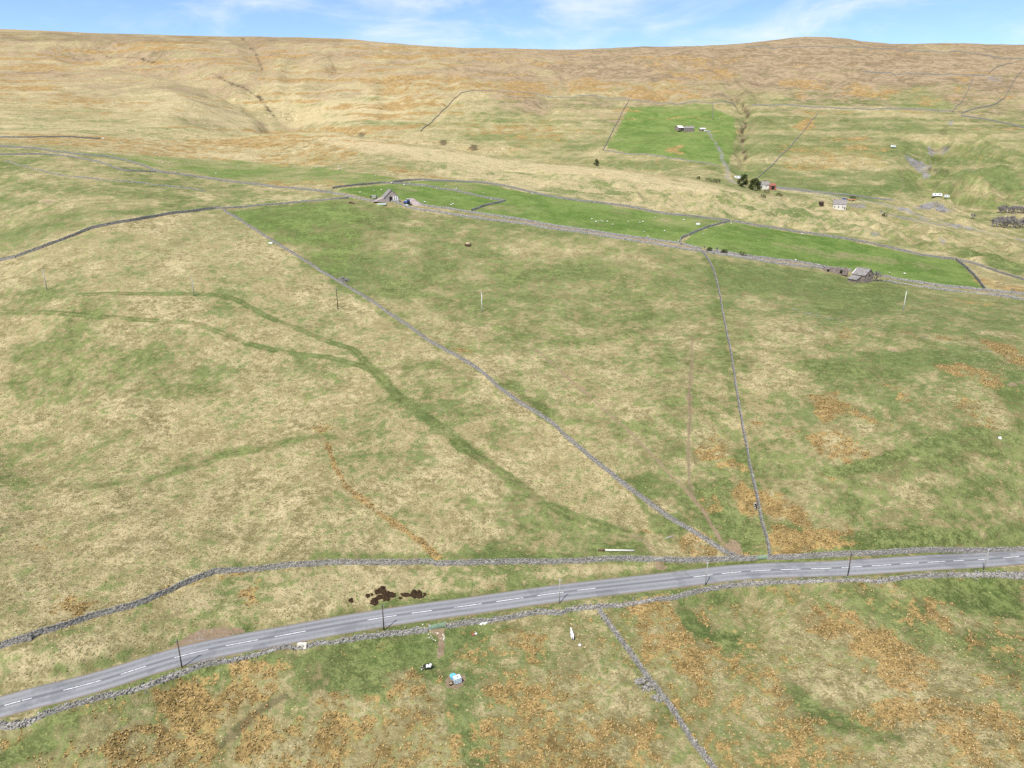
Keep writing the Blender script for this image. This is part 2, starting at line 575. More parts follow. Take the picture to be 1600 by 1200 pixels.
# right field
setm('green', z6((180, 80), (600, 120), (1000, 180), (1000, 320), (700, 330), (450, 240), (250, 230)), 0.88, 10)
setm('green', z6((620, 560), (850, 500), (1150, 520), (1350, 480), (1400, 540), (1150, 560), (1000, 620), (800, 640), (640, 680)), 0.85, 10)
setm('green', z6((1490, 700), (1600, 600), (1600, 950), (1300, 1000), (1050, 1060), (850, 1050), (1050, 980), (1350, 880), (1560, 830)), 0.9, 8)
setm('lush', z6((1490, 690), (1600, 600), (1600, 780), (1520, 780)), 0.35, 6)
setm('green', z6((260, 260), (560, 330), (600, 450), (540, 560), (520, 760), (330, 830), (300, 600)), 0.36, 14)
setm('green', z6((540, 740), (950, 850), (1050, 980), (900, 1040), (640, 1000), (400, 1000), (400, 900)), 0.45, 14)
strok('green', z6((700, 1060), (900, 1030), (1150, 940), (1400, 860)), 1.0, 4)
setm('green', z9((560, 150), (640, 150), (660, 180), (580, 190)), 0.9, 4)
setm('green', z9((800, 210), (1600, 180), (1600, 260), (1050, 270), (840, 240)), 0.92, 6)
# fields below the road
setm('green', z8((0, 660), (450, 630), (700, 590), (860, 560), (640, 660), (480, 800), (380, 760), (100, 800), (0, 760)), 0.97, 6)
setm('lush', z8((100, 680), (430, 640), (480, 740), (200, 760)), 0.3, 8)
setm('green', z8((480, 740), (640, 760), (620, 1000), (720, 1173), (620, 1173), (520, 900)), 0.85, 8)
setm('green', z7((1200, 700), (1600, 640), (1600, 900), (1380, 870), (1250, 860)), 0.9, 8)
setm('green', z7((0, 1010), (350, 940), (420, 1000), (250, 1173), (0, 1173)), 0.88, 10)
setm('dark', z8((0, 740), (120, 700), (160, 900), (60, 900), (0, 800)), 0.12, 6)
setm('green', z9((160, 470), (250, 600), (400, 620), (380, 680), (250, 620), (150, 520)), 0.95, 8)
setm('green', z9((660, 420), (980, 410), (1300, 560), (1600, 620), (1600, 800), (1250, 640), (1200, 700), (1000, 570), (860, 520)), 0.82, 8)
setm('green', z9((1050, 390), (1600, 370), (1600, 560), (1400, 540), (1180, 460)), 0.98, 6)
setm('lush', z9((1300, 400), (1600, 380), (1600, 540), (1450, 500)), 0.3, 8)
setm('green', z9((640, 800), (760, 900), (1000, 1000), (1130, 1060), (1000, 1070), (700, 960), (620, 860)), 0.9, 8)
# lush pasture
for poly, v in (([(525, 297), (612, 287), (650, 290), (788, 313), (736, 329), (655, 320), (560, 306)], 1.0),
                ([(612, 285), (680, 282), (741, 285), (850, 305), (1034, 334), (1139, 346), (1064, 374), (1064, 381), (930, 361), (820, 344), (737, 329), (788, 313), (650, 290)], 0.9),
                ([(1141, 347), (1300, 371), (1446, 400), (1493, 406), (1512, 421), (1539, 453), (1421, 439), (1290, 416), (1150, 396), (1066, 382), (1078, 367)], 1.0),
                ([(60, 234), (200, 243), (330, 246), (450, 254), (560, 270), (640, 281), (540, 291), (440, 289), (330, 276), (230, 258)], 0.55),
                ([(984, 166), (1060, 165), (1112, 163), (1148, 185), (1150, 215), (1140, 258), (1124, 258), (1060, 248), (985, 240), (948, 232), (966, 200)], 0.85),
                ([(1505, 408), (1600, 440), (1600, 460), (1545, 452)], 0.3)):
    setm('lush', poly, v, 2)
setm('bare', [(1200, 378), (1300, 392), (1450, 412), (1480, 425), (1380, 412), (1260, 398)], 0.42, 10)
setm('bare', [(870, 348), (1000, 352), (1040, 362), (930, 360)], 0.22, 6)
setm('green', [(1160, 275), (1210, 262), (1300, 285), (1400, 288), (1415, 250), (1395, 215), (1420, 225), (1440, 262), (1420, 300), (1330, 310), (1200, 292)], 0.9, 8)
setm('green', [(1175, 170), (1500, 174), (1480, 200), (1400, 215), (1300, 205), (1190, 230)], 0.62, 10)
setm('lush', [(1380, 150), (1450, 128), (1480, 160), (1500, 172), (1400, 170)], 0.45, 8)
setm('green', [(1340, 112), (1540, 118), (1490, 176), (1200, 166), (1290, 140)], 0.7, 8)
setm('green', [(1440, 300), (1600, 270), (1600, 350), (1530, 340)], 0.6, 8)
setm('green', [(1400, 380), (1500, 395), (1600, 400), (1600, 432), (1500, 404)], 0.9, 8)
# far brown and yellow patches
for poly, ch, v, s in (
        ([(620, 125), (800, 128), (920, 120), (985, 152), (840, 145), (740, 140), (640, 152)], 'rush', 0.55, 8),
        ([(830, 190), (910, 205), (880, 225), (800, 215)], 'rush', 0.35, 8),
        ([(930, 125), (980, 150), (1110, 160), (1060, 130)], 'rush', 0.55, 6),
        ([(1000, 90), (1140, 95), (1165, 150), (1150, 160), (1030, 120)], 'rush', 0.4, 10),
        (zC((560, 640), (700, 600), (960, 600), (970, 690), (800, 720), (560, 720)), 'rush', 0.42, 6),
        (zC((800, 400), (900, 350), (1050, 380), (980, 410)), 'rush', 0.6, 5),
        (zC((600, 340), (840, 330), (700, 420), (620, 420)), 'rush', 0.5, 6),
        (zC((650, 540), (690, 490), (730, 480), (690, 560)), 'rush', 0.7, 3),
        (zC((850, 570), (950, 575), (940, 590), (860, 590)), 'rush', 0.8, 3),
        (zC((1130, 400), (1250, 400), (1240, 440), (1180, 440)), 'rush', 0.6, 4),
        (zC((1320, 330), (1390, 320), (1360, 390), (1310, 400)), 'rush', 0.6, 4),
        (zC((100, 320), (230, 370), (290, 420), (100, 430)), 'rush', 0.6, 4),
        (zC((110, 620), (180, 600), (170, 640), (100, 635)), 'rush', 0.8, 3),
        ([(0, 207), (250, 225), (560, 262), (700, 277), (600, 268), (430, 250), (200, 238), (0, 224)], 'rush', 0.6, 5),
        ([(180, 215), (420, 218), (560, 235), (600, 262), (450, 250), (280, 235)], 'rush', 0.45, 10),
        ([(0, 120), (200, 150), (330, 175), (250, 190), (0, 165)], 'rush', 0.3, 12),
        ([(400, 284), (520, 280), (540, 292), (440, 290)], 'rush', 0.7, 3),
        ([(610, 262), (700, 272), (720, 282), (640, 278)], 'rush', 0.5, 4),
        ([(1510, 425), (1600, 445), (1600, 458), (1540, 452)], 'rush', 0.7, 4),
        ([(0, 66), (130, 66), (330, 72), (540, 66), (540, 58), (250, 54), (0, 50)], 'dark', 0.3, 6),
        ([(0, 50), (140, 54), (130, 66), (0, 62)], 'dark', 0.4, 5),
        ([(1230, 60), (1600, 72), (1600, 90), (1340, 76)], 'dark', 0.12, 5),
        ([(250, 150), (430, 190), (600, 225), (700, 245), (560, 232), (380, 205), (220, 180)], 'pale', 0.5, 12),
        ([(430, 140), (560, 130), (640, 160), (640, 205), (520, 195), (440, 180)], 'pale', 0.55, 14),
        ([(640, 240), (900, 262), (1100, 292), (1240, 312), (1380, 340), (1380, 372), (1130, 340), (880, 306), (700, 278)], 'pale', 0.55, 8),
        ([(360, 310), (520, 303), (430, 320), (350, 325)], 'pale', 0.5, 5),
        ([(1210, 295), (1300, 302), (1380, 318), (1300, 316)], 'pale', 0.6, 4),
        ([(1000, 265), (1100, 285), (1180, 305), (1100, 296)], 'pale', 0.6, 6),
        ([(0, 190), (120, 200), (250, 195), (300, 205), (150, 212), (0, 205)], 'moor', 0.1, 8),
        ([(0, 150), (180, 175), (300, 190), (200, 195), (0, 172)], 'green', 0.55, 8),
        ([(160, 85), (330, 75), (420, 95), (380, 130), (260, 100)], 'green', 0.5, 10),
        ([(0, 60), (130, 72), (120, 82), (0, 74)], 'green', 0.5, 6),
        ([(660, 200), (760, 165), (940, 165), (960, 190), (930, 235), (760, 225)], 'green', 0.5, 10)):
    setm(ch, poly, v, s)
# slope behind the spur is greener, the spur crest itself bleached
setm('green', [(520, 196), (640, 205), (760, 222), (920, 246), (990, 256), (960, 236), (900, 215), (760, 190), (640, 185)], 0.62, 6)
setm('moor', [(480, 190), (640, 205), (760, 222), (920, 246), (990, 256), (960, 200), (760, 165), (560, 150)], 0.1, 8)
setm('pale', [(500, 208), (600, 224), (702, 237), (804, 251), (922, 262), (1000, 272), (1075, 287), (1150, 301), (1100, 300), (960, 276), (800, 262), (640, 242), (500, 222)], 0.65, 3)
setm('green', [(500, 206), (600, 222), (702, 235), (804, 249), (922, 260), (1000, 270), (1075, 285), (1150, 299), (1100, 302), (960, 280), (800, 268), (640, 250), (500, 232)], 0.12, 3)
# rush beds
for poly, v in (
        (z9((500, 10), (560, 40), (680, 110), (690, 160), (600, 150), (640, 170), (760, 190), (880, 160), (890, 190), (1010, 240), (1000, 270), (560, 280), (530, 200)), 0.95),
        (z9((400, 0), (475, 0), (488, 110), (440, 95), (405, 70)), 0.9), (z6((260, 1080), (320, 1060), (345, 1185), (270, 1185)), 0.95), (z6((370, 1130), (450, 1170), (470, 1185), (375, 1185)), 0.9),
        (z9((80, 250), (170, 200), (250, 200), (330, 270), (250, 290), (130, 270)), 0.9),
        (z9((0, 160), (45, 185), (60, 212), (20, 200)), 0.9), (z8((1270, 130), (1310, 120), (1390, 190), (1380, 215), (1300, 165)), 0.95),
        (z9((430, 260), (500, 238), (520, 280), (440, 290)), 0.85), (z9((270, 70), (320, 60), (330, 85), (290, 95)), 0.7),
        (z9((680, 480), (740, 480), (860, 540), (1000, 600), (1100, 650), (1210, 720), (1210, 850), (1080, 860), (960, 750), (830, 660), (700, 600)), 0.93),
        (z9((880, 880), (1080, 860), (1200, 870), (1500, 900), (1600, 1000), (1700, 1300), (1350, 1300), (1200, 1000), (1050, 1000)), 0.72),
        (z9((-60, 480), (130, 480), (200, 560), (190, 640), (60, 720), (0, 730)), 0.75),
        (z9((170, 700), (350, 650), (380, 720), (250, 830), (150, 780)), 0.7), (z9((480, 740), (560, 760), (640, 900), (600, 960), (500, 840)), 0.65),
        (z9((80, 800), (330, 830), (480, 900), (700, 1000), (900, 1030), (1130, 1080), (1130, 1300), (300, 1300)), 0.52),
        (z9((980, 400), (1060, 410), (1130, 470), (1060, 470), (990, 430)), 0.85), (z9((1210, 515), (1280, 540), (1360, 600), (1330, 610), (1230, 560)), 0.9),
        (z9((1400, 780), (1470, 780), (1500, 860), (1400, 830)), 0.75), (z9((440, 420), (640, 408), (660, 440), (560, 440)), 0.7), (z9((1400, 560), (1500, 590), (1600, 640), (1560, 650)), 0.6),
        (z8((340, 770), (400, 750), (420, 800), (330, 830)), 0.9), (z8((118, 690), (152, 700), (152, 752), (120, 752)), 0.95),
        (z8((680, 650), (780, 590), (900, 600), (1000, 620), (1000, 680), (850, 700), (700, 720)), 0.72),
        (z8((640, 880), (760, 780), (900, 740), (1200, 820), (1380, 880), (1500, 1300), (700, 1300), (640, 1000)), 0.60),
        (z8((0, 900), (180, 850), (420, 830), (560, 950), (640, 1300), (0, 1300)), 0.62), (z8((1040, 620), (1100, 660), (1060, 760), (1010, 700)), 0.6),
        (z7((640, 850), (800, 820), (900, 870), (1000, 760), (1080, 730), (1200, 800), (1200, 870), (1080, 900), (960, 960), (900, 1050), (760, 1000), (640, 930)), 0.85),
        (z7((430, 1050), (700, 950), (900, 1000), (900, 1300), (500, 1300)), 0.66), (z7((980, 960), (1300, 950), (1600, 920), (1600, 1300), (900, 1300), (1000, 1000)), 0.64),
        (z7((1280, 870), (1360, 860), (1380, 930), (1290, 920)), 0.85), (z7((1450, 690), (1490, 700), (1480, 760), (1450, 750)), 0.95),
        (z7((1000, 430), (1090, 380), (1080, 480), (1020, 510)), 0.7), (z7((130, 235), (170, 235), (170, 260), (130, 260)), 0.9), (z7((250, 450), (390, 480), (370, 530), (150, 540)), 0.6), (z7((30, 460), (100, 460), (80, 480), (30, 480)), 0.6), (z7((220, 565), (330, 540), (300, 570), (230, 585)), 0.8),
        (z7((930, 360), (1010, 355), (1010, 365), (930, 372)), 0.9), (z7((700, 430), (900, 370), (930, 378), (720, 450)), 0.8),
        (z6((580, 720), (740, 690), (730, 780), (680, 820), (640, 760)), 0.9), (z6((740, 730), (850, 780), (970, 840), (900, 830), (790, 790)), 0.72),
        (z6((620, 900), (700, 860), (800, 900), (920, 970), (910, 1010), (760, 1000), (640, 960)), 0.82), (z6((930, 650), (1060, 650), (1130, 690), (1090, 750), (1010, 710)), 0.8),
        (z6((1180, 550), (1330, 560), (1480, 620), (1520, 670), (1400, 660), (1250, 610)), 0.72), (z6((1390, 860), (1520, 810), (1530, 830), (1400, 875)), 0.9),
        (z6((1280, 700), (1500, 760), (1420, 840), (1330, 800)), 0.55), (z6((950, 385), (1100, 410), (1330, 430), (1330, 480), (1100, 440)), 0.75), (z6((1400, 450), (1600, 470), (1600, 560), (1500, 520)), 0.72),
        (z6((460, 850), (540, 850), (530, 885), (470, 880)), 0.8), (z6((350, 800), (390, 805), (380, 825), (350, 820)), 0.9), (z6((440, 1000), (495, 1005), (490, 1030), (440, 1025)), 0.8),
        (z6((690, 1065), (740, 1070), (735, 1090), (690, 1080)), 0.9), (z6((90, 970), (230, 950), (230, 968), (100, 990)), 0.85), (z6((230, 980), (300, 1010), (290, 1045), (240, 1030)), 0.8), (z6((160, 905), (210, 900), (220, 930), (170, 935)), 0.6),
        (z6((1275, 258), (1440, 285), (1440, 297), (1300, 278)), 0.7), (z6((1160, 330), (1250, 345), (1200, 355)), 0.7), (z6((770, 390), (800, 395), (800, 460), (750, 440)), 0.6),
        (z4((1490, 850), (1520, 860), (1510, 920), (1490, 900)), 0.6), (z5((560, 470), (720, 480), (760, 540), (650, 520)), 0.4)):
    setm('rush', poly, v, 4)
strok('rush', z4((1515, 930), (1530, 970), (1550, 1040), (1600, 1120)), 1.0, 1.3)
strok('rush', z8((110, 0), (220, 90), (340, 175), (420, 230), (490, 295)), 1.0, 1.7)
# tracks worn in the grass
T1 = z4((-60, 312), (0, 315), (300, 325), (600, 350), (870, 370), (1000, 405), (1150, 465), (1300, 500), (1500, 525), (1600, 550)) + [(580, 577)]
T2 = z4((350, 240), (700, 235), (1000, 240), (1100, 265), (1250, 345), (1400, 405), (1600, 480)) + [(551, 545), (581, 576)]
T3 = [(581, 576), (601, 596), (635, 630), (679, 662), (729, 701), (787, 741), (819, 764), (856, 788), (931, 820), (980, 835)]
def wheels(pts, gauge, width, val, dk):
    p = smooth_path(W(pts), 3.0)
    for sg in (-1, 1):
        q = offset_path(p, sg * gauge / 2)
        for ch, v_, w_ in (('green', val, width * 1.5), ('dark', dk, width)):
            m = line_mask(q, w_, 0.6, world=True)
            brk = 0.35 + 0.65 * sstep(-0.12, 0.1, fbm(GX[m[0]] / 7, GY[m[0]] / 7, 3, 55))
            c_ = MK[ch][m[0]]
            MK[ch][m[0]] = c_ + (v_ - c_) * m[1] * brk


for t_ in (T1, T2):
    strok('green', t_, 0.5, 2.6, 0.9)
    wheels(t_, 1.7, 0.65, 0.9, 0.36)
strok('green', T3, 0.7, 3.4, 0.9)
wheels(T3, 1.9, 1.0, 0.95, 0.32)
strok('bare', [(985, 836), (1006, 848), (1018, 862), (1024, 872)], 0.55, 1.0)
strok('bare', [(993, 836), (1013, 848), (1026, 862), (1030, 872)], 0.55, 1.0)
setm('bare', [(1018, 876), (1036, 876), (1046, 890), (1028, 892)], 0.7, 2)
strok('green', z4((0, 1090), (450, 1130), (650, 1100), (850, 1050), (1000, 990), (1500, 890)), 0.7, 4.0, 0.9)
strok('dark', z4((450, 1120), (650, 1100), (850, 1050), (1000, 990)), 0.16, 1.6, 0.8)
TR1 = z5((1000, 490), (1120, 600), (1270, 730), (1420, 860), (1520, 960), (1600, 1050)) + [(1080, 775), (1100, 800), (1125, 845)]
strok('bare', TR1, 0.7, 1.1)
TR2 = z6((65, 440), (60, 560), (50, 700), (55, 800), (45, 950), (50, 1100), (70, 1170))
strok('bare', TR2, 0.6, 1.6); strok('dark', TR2, 0.35, 0.8)
strok('bare', z6((130, 280), (90, 330), (65, 400)), 0.4, 1.2)
strok('grey', z6((270, 245), (430, 275), (580, 320), (720, 350), (860, 382), (1000, 405), (1150, 440), (1300, 480), (1420, 500), (1530, 520)), 0.5, 1.6)
strok('pale', z6((180, 100), (400, 112)), 0.9, 2.0)
strok('dark', z9((500, 700), (360, 0)), 0.0, 0.5)
# bare ground
setm('bare', z7((700, 675), (790, 615), (850, 590), (1000, 590), (1030, 603), (900, 640), (760, 665)), 0.9, 2)
setm('grey', z7((740, 660), (800, 622), (860, 600), (990, 598), (1020, 606), (900, 632)), 0.35, 2)
setm('bare', z8((460, 595), (520, 590), (515, 700), (490, 715), (495, 640)), 0.85, 2)
setm('bare', z8((520, 800), (560, 775), (605, 790), (600, 830), (560, 850), (525, 835)), 0.75, 2)
setm('bare', z9((340, 240), (380, 215), (420, 240), (430, 285), (380, 290)), 0.8, 3)
setm('dark', z7((900, 1090), (960, 1010), (1040, 940), (1180, 860), (1200, 880), (1060, 970), (980, 1060), (910, 1110)), 0.45, 3)
setm('bare', z7((900, 1090), (960, 1010), (1040, 940), (1180, 860), (1200, 880), (1060, 970), (980, 1060), (910, 1110)), 0.4, 3)
setm('dark', z9((1100, 420), (1130, 440), (1240, 520), (1400, 640), (1560, 760), (1600, 790), (1560, 790), (1380, 650), (1200, 530)), 0.4, 3)
setm('dark', z9((560, 430), (640, 440), (700, 480), (680, 520), (600, 470)), 0.25, 4)
for px, py, rx, ry, v in ((75, 315, 17, 4, 0.9), (34, 322, 10, 2, 0.7), (60, 325, 12, 3, 0.7), (108, 324, 8, 2, 0.6), (0, 303, 9, 4, 0.8), (1395, 547, 9, 5, 0.9), (1582, 601, 9, 5, 1.0), (1600, 597, 9, 4, 1.0),
                          (800, 324, 7, 1.5, 0.9), (1160, 355, 5, 1, 0.9), (642, 298, 14, 1.5, 0.5), (640, 436, 16, 5, 0.4), (745, 433, 22, 7, 0.35), (480, 650, 16, 9, 0.35), (395, 640, 22, 10, 0.3)):
    spot('pale', px, py, rx, ry, v)
for px, py, rx, ry in ((75, 315, 14, 3), (1582, 601, 8, 4), (1600, 597, 9, 3), (1395, 547, 7, 3), (642, 298, 12, 1.2)):
    spot('bare', px, py, rx, ry, 0.6)
# lanes and gravel
LANE = [(505, 300), (545, 305), (576, 310), (632, 320), (689, 330), (745, 338), (820, 347), (856, 354), (931, 364), (1006, 375), (1050, 383), (1096, 390.5), (1150, 398), (1220, 409), (1290, 418.5), (1330, 424), (1389, 433), (1437, 442.5), (1486, 449), (1535, 455), (1600, 463.5), (1700, 476)]
strok('grey', LANE, 0.45, 3.4); strok('bare', LANE, 0.6, 4.0)
FARMTRACK = [(1106, 204), (1110, 212), (1115, 220), (1121, 228), (1126, 235), (1128.5, 250), (1137, 264), (1137.5, 278), (1147, 286)]
strok('grey', FARMTRACK, 0.8, 5.0, 0.3); strok('pale', FARMTRACK, 0.6, 5.0, 0.3)
VROAD = [(1215, 294), (1300, 306), (1375, 317), (1410, 328), (1450, 341), (1500, 354), (1550, 365), (1600, 376), (1700, 392)]
strok('grey', VROAD, 0.9, 6.0, 0.3); strok('pale', VROAD[2:], 0.35, 6.0, 0.3)
strok('grey', [(1378, 333), (1410, 340), (1450, 348), (1490, 354)], 0.8, 9.0)
strok('bare', [(1395, 250), (1408, 262), (1411, 290), (1400, 308)], 0.4, 3)
for poly, v in ((zD((340, 400), (420, 440), (560, 480), (640, 560), (620, 650), (560, 660), (480, 580), (380, 470)), 0.9), (zD((580, 320), (800, 320), (820, 360), (700, 400), (620, 420), (600, 380)), 0.95),
                (zD((440, 950), (560, 910), (700, 900), (800, 970), (790, 1030), (640, 970), (480, 980)), 1.0), (zD((800, 1000), (860, 940), (920, 960), (860, 1010)), 1.0), (zD((640, 550), (700, 560), (720, 620), (640, 640)), 0.5),
                (zD((900, 540), (1050, 510), (1140, 570), (1050, 590)), 0.4), (zD((800, 60), (870, 60), (860, 110), (820, 110)), 0.8), (zC((860, 850), (940, 850), (940, 870), (870, 870)), 0.8),
                (zC((930, 970), (1010, 975), (990, 990)), 0.6), (zC((1240, 990), (1290, 1000), (1270, 1015)), 0.6), (zC((1440, 320), (1520, 310), (1510, 340), (1450, 340)), 0.6), (zD((500, 1050), (640, 1080), (600, 1110), (500, 1080)), 0.6)):
    setm('grey', poly, v, 2)
    setm('dark', poly, 0.2 * v, 2)
strok('dark', zD((640, 370), (680, 365), (740, 350), (800, 335)), 0.5, 6)
strok('dark', zD((620, 560), (660, 570), (690, 580)), 0.6, 4)
strok('dark', zD((700, 600), (840, 590)), 0.4, 4)
strok('dark', zD((700, 470), (760, 440)), 0.4, 4)
for px, py, r in ((565, 211, 6), (693, 223, 7), (741, 231, 8)):
    spot('dark', px, py, r, r * 0.7, 0.6)
for pts, w_ in (([(1150, 152), (1160, 164), (1169, 175), (1166, 186), (1165, 196), (1159, 207), (1161, 217), (1159, 228), (1165, 241), (1164, 254)], 5), ([(150, 76), (200, 90), (240, 98)], 6), ([(330, 114), (385, 140), (405, 152), (420, 172), (430, 184)], 7), ([(380, 60), (400, 85), (410, 110)], 6)):
    m = line_mask(pts, w_, 0.7)
    brk = 0.4 + 0.6 * sstep(-0.10, 0.12, fbm(GX[m[0]] / 9, GY[m[0]] / 9, 3, 57))
    MK['dark'][m[0]] = np.maximum(MK['dark'][m[0]], 0.7 * m[1] * brk)
    MK['bare'][m[0]] = np.maximum(MK['bare'][m[0]], 0.5 * m[1])
for pts in (zA((900, 175), (960, 190), (1040, 215)), zA((1080, 175), (1140, 195), (1200, 260)), zA((480, 220), (560, 250)), zA((1440, 240), (1520, 260), (1550, 330)), zC((390, 300), (410, 350), (480, 410)), zD((760, 210), (750, 170), (790, 110)), zC((570, 780), (700, 800))):
    strok('dark', pts, 0.35, 7)

# break every patch up the way vegetation does: several sizes of ragged clump
def two_scale(a, oct_, seed, rough):
    t1 = sstep(230, 420, R); t2 = sstep(600, 1100, R)
    q = fbm(GX / a, GY / a, oct_, seed, rough)
    q2 = fbm(GX / (a * 2.3), GY / (a * 2.3), oct_, seed + 1, rough)
    q3 = fbm(GX / (a * 6), GY / (a * 6), oct_, seed + 2, rough)
    q = q + (q2 - q) * t1
    return q + (q3 - q) * t2


n_big = two_scale(14, 4, 201, 0.6)
n_mid = two_scale(4.2, 4, 211, 0.65)
n_sml = two_scale(1.3, 3, 221, 0.7)
ng0 = MK['green'].copy()
# contour banding of the rough grazing on the steep moor
strata = fbm(GX / 190.0 + 0.3 * n_big, Z / 6.5 + 1.2 * n_big, 4, 231, 0.6)
strata2 = fbm(GX / 120.0, Z / 4.0 + 1.0 * n_big, 3, 241, 0.6)
lm = sstep(0.12, -0.2, GX / GY) * sstep(520, 640, R)
MK['rush'] = np.maximum(MK['rush'], (0.8 * sstep(0.02, 0.2, strata) * (0.35 + 0.65 * lm) * far)).astype(np.float32)
MK['pale'] = np.maximum(MK['pale'], (0.8 * sstep(0.0, 0.22, strata2) * lm)).astype(np.float32)
MK['green'] = (MK['green'] - 0.16 * lm + 0.9 * strata2 * far).astype(np.float32)
MK['moor'] = (MK['moor'] * (1 - 0.3 * lm)).astype(np.float32)
MK['dark'] = np.maximum(MK['dark'], (0.26 * sstep(0.10, 0.34, 0.8 * n_mid + 0.5 * n_sml + 0.35 * strata2) * far * (1 - 0.55 * lm))).astype(np.float32)
ng = MK['green']
MK['green'] = (ng + (0.65 * n_big + 0.75 * n_mid + 0.8 * n_sml) * (0.35 + 0.65 * sstep(1.05, 0.7, ng))).astype(np.float32)
nr_ = MK['rush'] * np.where(R < 230, sstep(1.0, 0.8, ng0), 1.0)
MK['rush'] = (0.92 * sstep(0.20 - 0.12 * far, 1.08 - 0.2 * far, nr_ + 0.5 * n_big + 1.3 * n_mid + 1.3 * n_sml) * sstep(0.02, 0.3, nr_)).astype(np.float32)
MK['lush'] = (MK['lush'] * np.clip(0.86 + 0.9 * n_big + 0.5 * n_mid, 0.3, 1.1)).astype(np.float32)
MK['moor'] = (MK['moor'] + sstep(600, 1000, R) * (0.8 * n_big + 0.45 * n_mid)).astype(np.float32)
MK['grey'] = (MK['grey'] * np.clip(0.8 + 1.2 * n_mid + 0.8 * n_sml, 0.0, 1.2)).astype(np.float32)
MK['pale'] = np.clip(MK['pale'] * (0.9 + 1.2 * n_big + 0.8 * n_mid), 0, 1).astype(np.float32)

# ------------------------------------------------------------------ object helpers


def tag(o, label=None, cat=None, group=None, kind=None):
    if label: o['label'] = label
    if cat: o['category'] = cat
    if group: o['group'] = group
    if kind: o['kind'] = kind
    return o


def empty(name, loc, rz=0.0):
    o = bpy.data.objects.new(name, None)
    o.empty_display_size = 0.5
    o.location = loc
    o.rotation_euler = (0, 0, rz)
    COL.objects.link(o)
    return o


def link_mesh(name, me, mat=None, parent=None):
    o = bpy.data.objects.new(name, me)
    COL.objects.link(o)
    if mat is not None:
        me.materials.append(mat)
    if parent is not None:
        o.parent = parent
    return o


def np_mesh(name, V, F, mat=None, parent=None, smooth=False):
    """F: int array (n,3) or (n,4)"""
    V = np.asarray(V, np.float32); F = np.asarray(F, np.int32)
    me = bpy.data.meshes.new(name)
    k = F.shape[1]
    me.vertices.add(len(V)); me.loops.add(F.size); me.polygons.add(len(F))
    me.vertices.foreach_set('co', V.ravel())
    me.loops.foreach_set('vertex_index', F.ravel())
    me.polygons.foreach_set('loop_start', np.arange(0, F.size, k, dtype=np.int32))
    me.polygons.foreach_set('use_smooth', np.full(len(F), smooth))
    me.update(calc_edges=True)
    return link_mesh(name, me, mat, parent)


class MB:
    def __init__(self):
        self.v, self.f = [], []

    def add(self, vs, fs):
        b = len(self.v)
        self.v += [tuple(p) for p in vs]
        self.f += [tuple(b + i for i in f) for f in fs]
        return self

    def box(self, c, s, rot=None, jit=0.0):
        vs = []
        for dz in (-.5, .5):
            for dx, dy in ((-.5, -.5), (.5, -.5), (.5, .5), (-.5, .5)):
                p = Vector((dx * s[0], dy * s[1], dz * s[2]))
                if jit:
                    p += Vector([random.uniform(-jit, jit) for _ in range(3)])
                if rot is not None:
                    p = rot @ p
                vs.append(p + Vector(c))
        return self.add(vs, [(0, 3, 2, 1), (4, 5, 6, 7), (0, 1, 5, 4), (1, 2, 6, 5), (2, 3, 7, 6), (3, 0, 4, 7)])

    def tube(self, pts, rads, n=6, cap=True):
        pts = [Vector(p) for p in pts]
        rings = []
        for i, p in enumerate(pts):
            d = (pts[min(i + 1, len(pts) - 1)] - pts[max(i - 1, 0)])
            if d.length < 1e-6: d = Vector((0, 0, 1))
            d.normalize()
            a = d.orthogonal().normalized(); b = d.cross(a)
            r = rads[i]
            rings.append([p + (a * math.cos(2 * math.pi * k / n) + b * math.sin(2 * math.pi * k / n)) * r for k in range(n)])
        vs = [q for r in rings for q in r]
        fs = []
        for i in range(len(pts) - 1):
            for k in range(n):
                fs.append((i * n + k, i * n + (k + 1) % n, (i + 1) * n + (k + 1) % n, (i + 1) * n + k))
        if cap:
            fs.append(tuple(range(n - 1, -1, -1)))
            fs.append(tuple((len(pts) - 1) * n + k for k in range(n)))
        return self.add(vs, fs)

    def blob(self, c, r, n=8, m=5, jit=0.0):
        vs, fs = [], []
        for i in range(1, m):
            th = math.pi * i / m
            for k in range(n):
                ph = 2 * math.pi * k / n
                j = 1 + random.uniform(-jit, jit)
                vs.append((c[0] + r[0] * math.sin(th) * math.cos(ph) * j, c[1] + r[1] * math.sin(th) * math.sin(ph) * j, c[2] + r[2] * math.cos(th) * j))
        top = len(vs); vs.append((c[0], c[1], c[2] + r[2])); bot = len(vs); vs.append((c[0], c[1], c[2] - r[2]))
        for i in range(m - 2):
            for k in range(n):
                fs.append((i * n + k, (i + 1) * n + k, (i + 1) * n + (k + 1) % n, i * n + (k + 1) % n))
        for k in range(n):
            fs.append((top, k, (k + 1) % n)); fs.append((bot, (m - 2) * n + (k + 1) % n, (m - 2) * n + k))
        return self.add(vs, fs)

    def prism(self, poly, z0, z1, axis='y'):
        pass

    def mesh(self, name):
        me = bpy.data.meshes.new(name)
        me.from_pydata(self.v, [], self.f)
        me.update()
        return me

    def build(self, name, mat, parent=None, smooth=False):
        me = self.mesh(name)
        if smooth:
            for p in me.polygons: p.use_smooth = True
        return link_mesh(name, me, mat, parent)


# ------------------------------------------------------------------ materials
def nmat(name):
    m = bpy.data.materials.new(name)
    m.use_nodes = True
    nt = m.node_tree
    b = nt.nodes['Principled BSDF']
    b.inputs['Roughness'].default_value = 0.9
    b.inputs['Specular IOR Level'].default_value = 0.15
    return m, nt, b


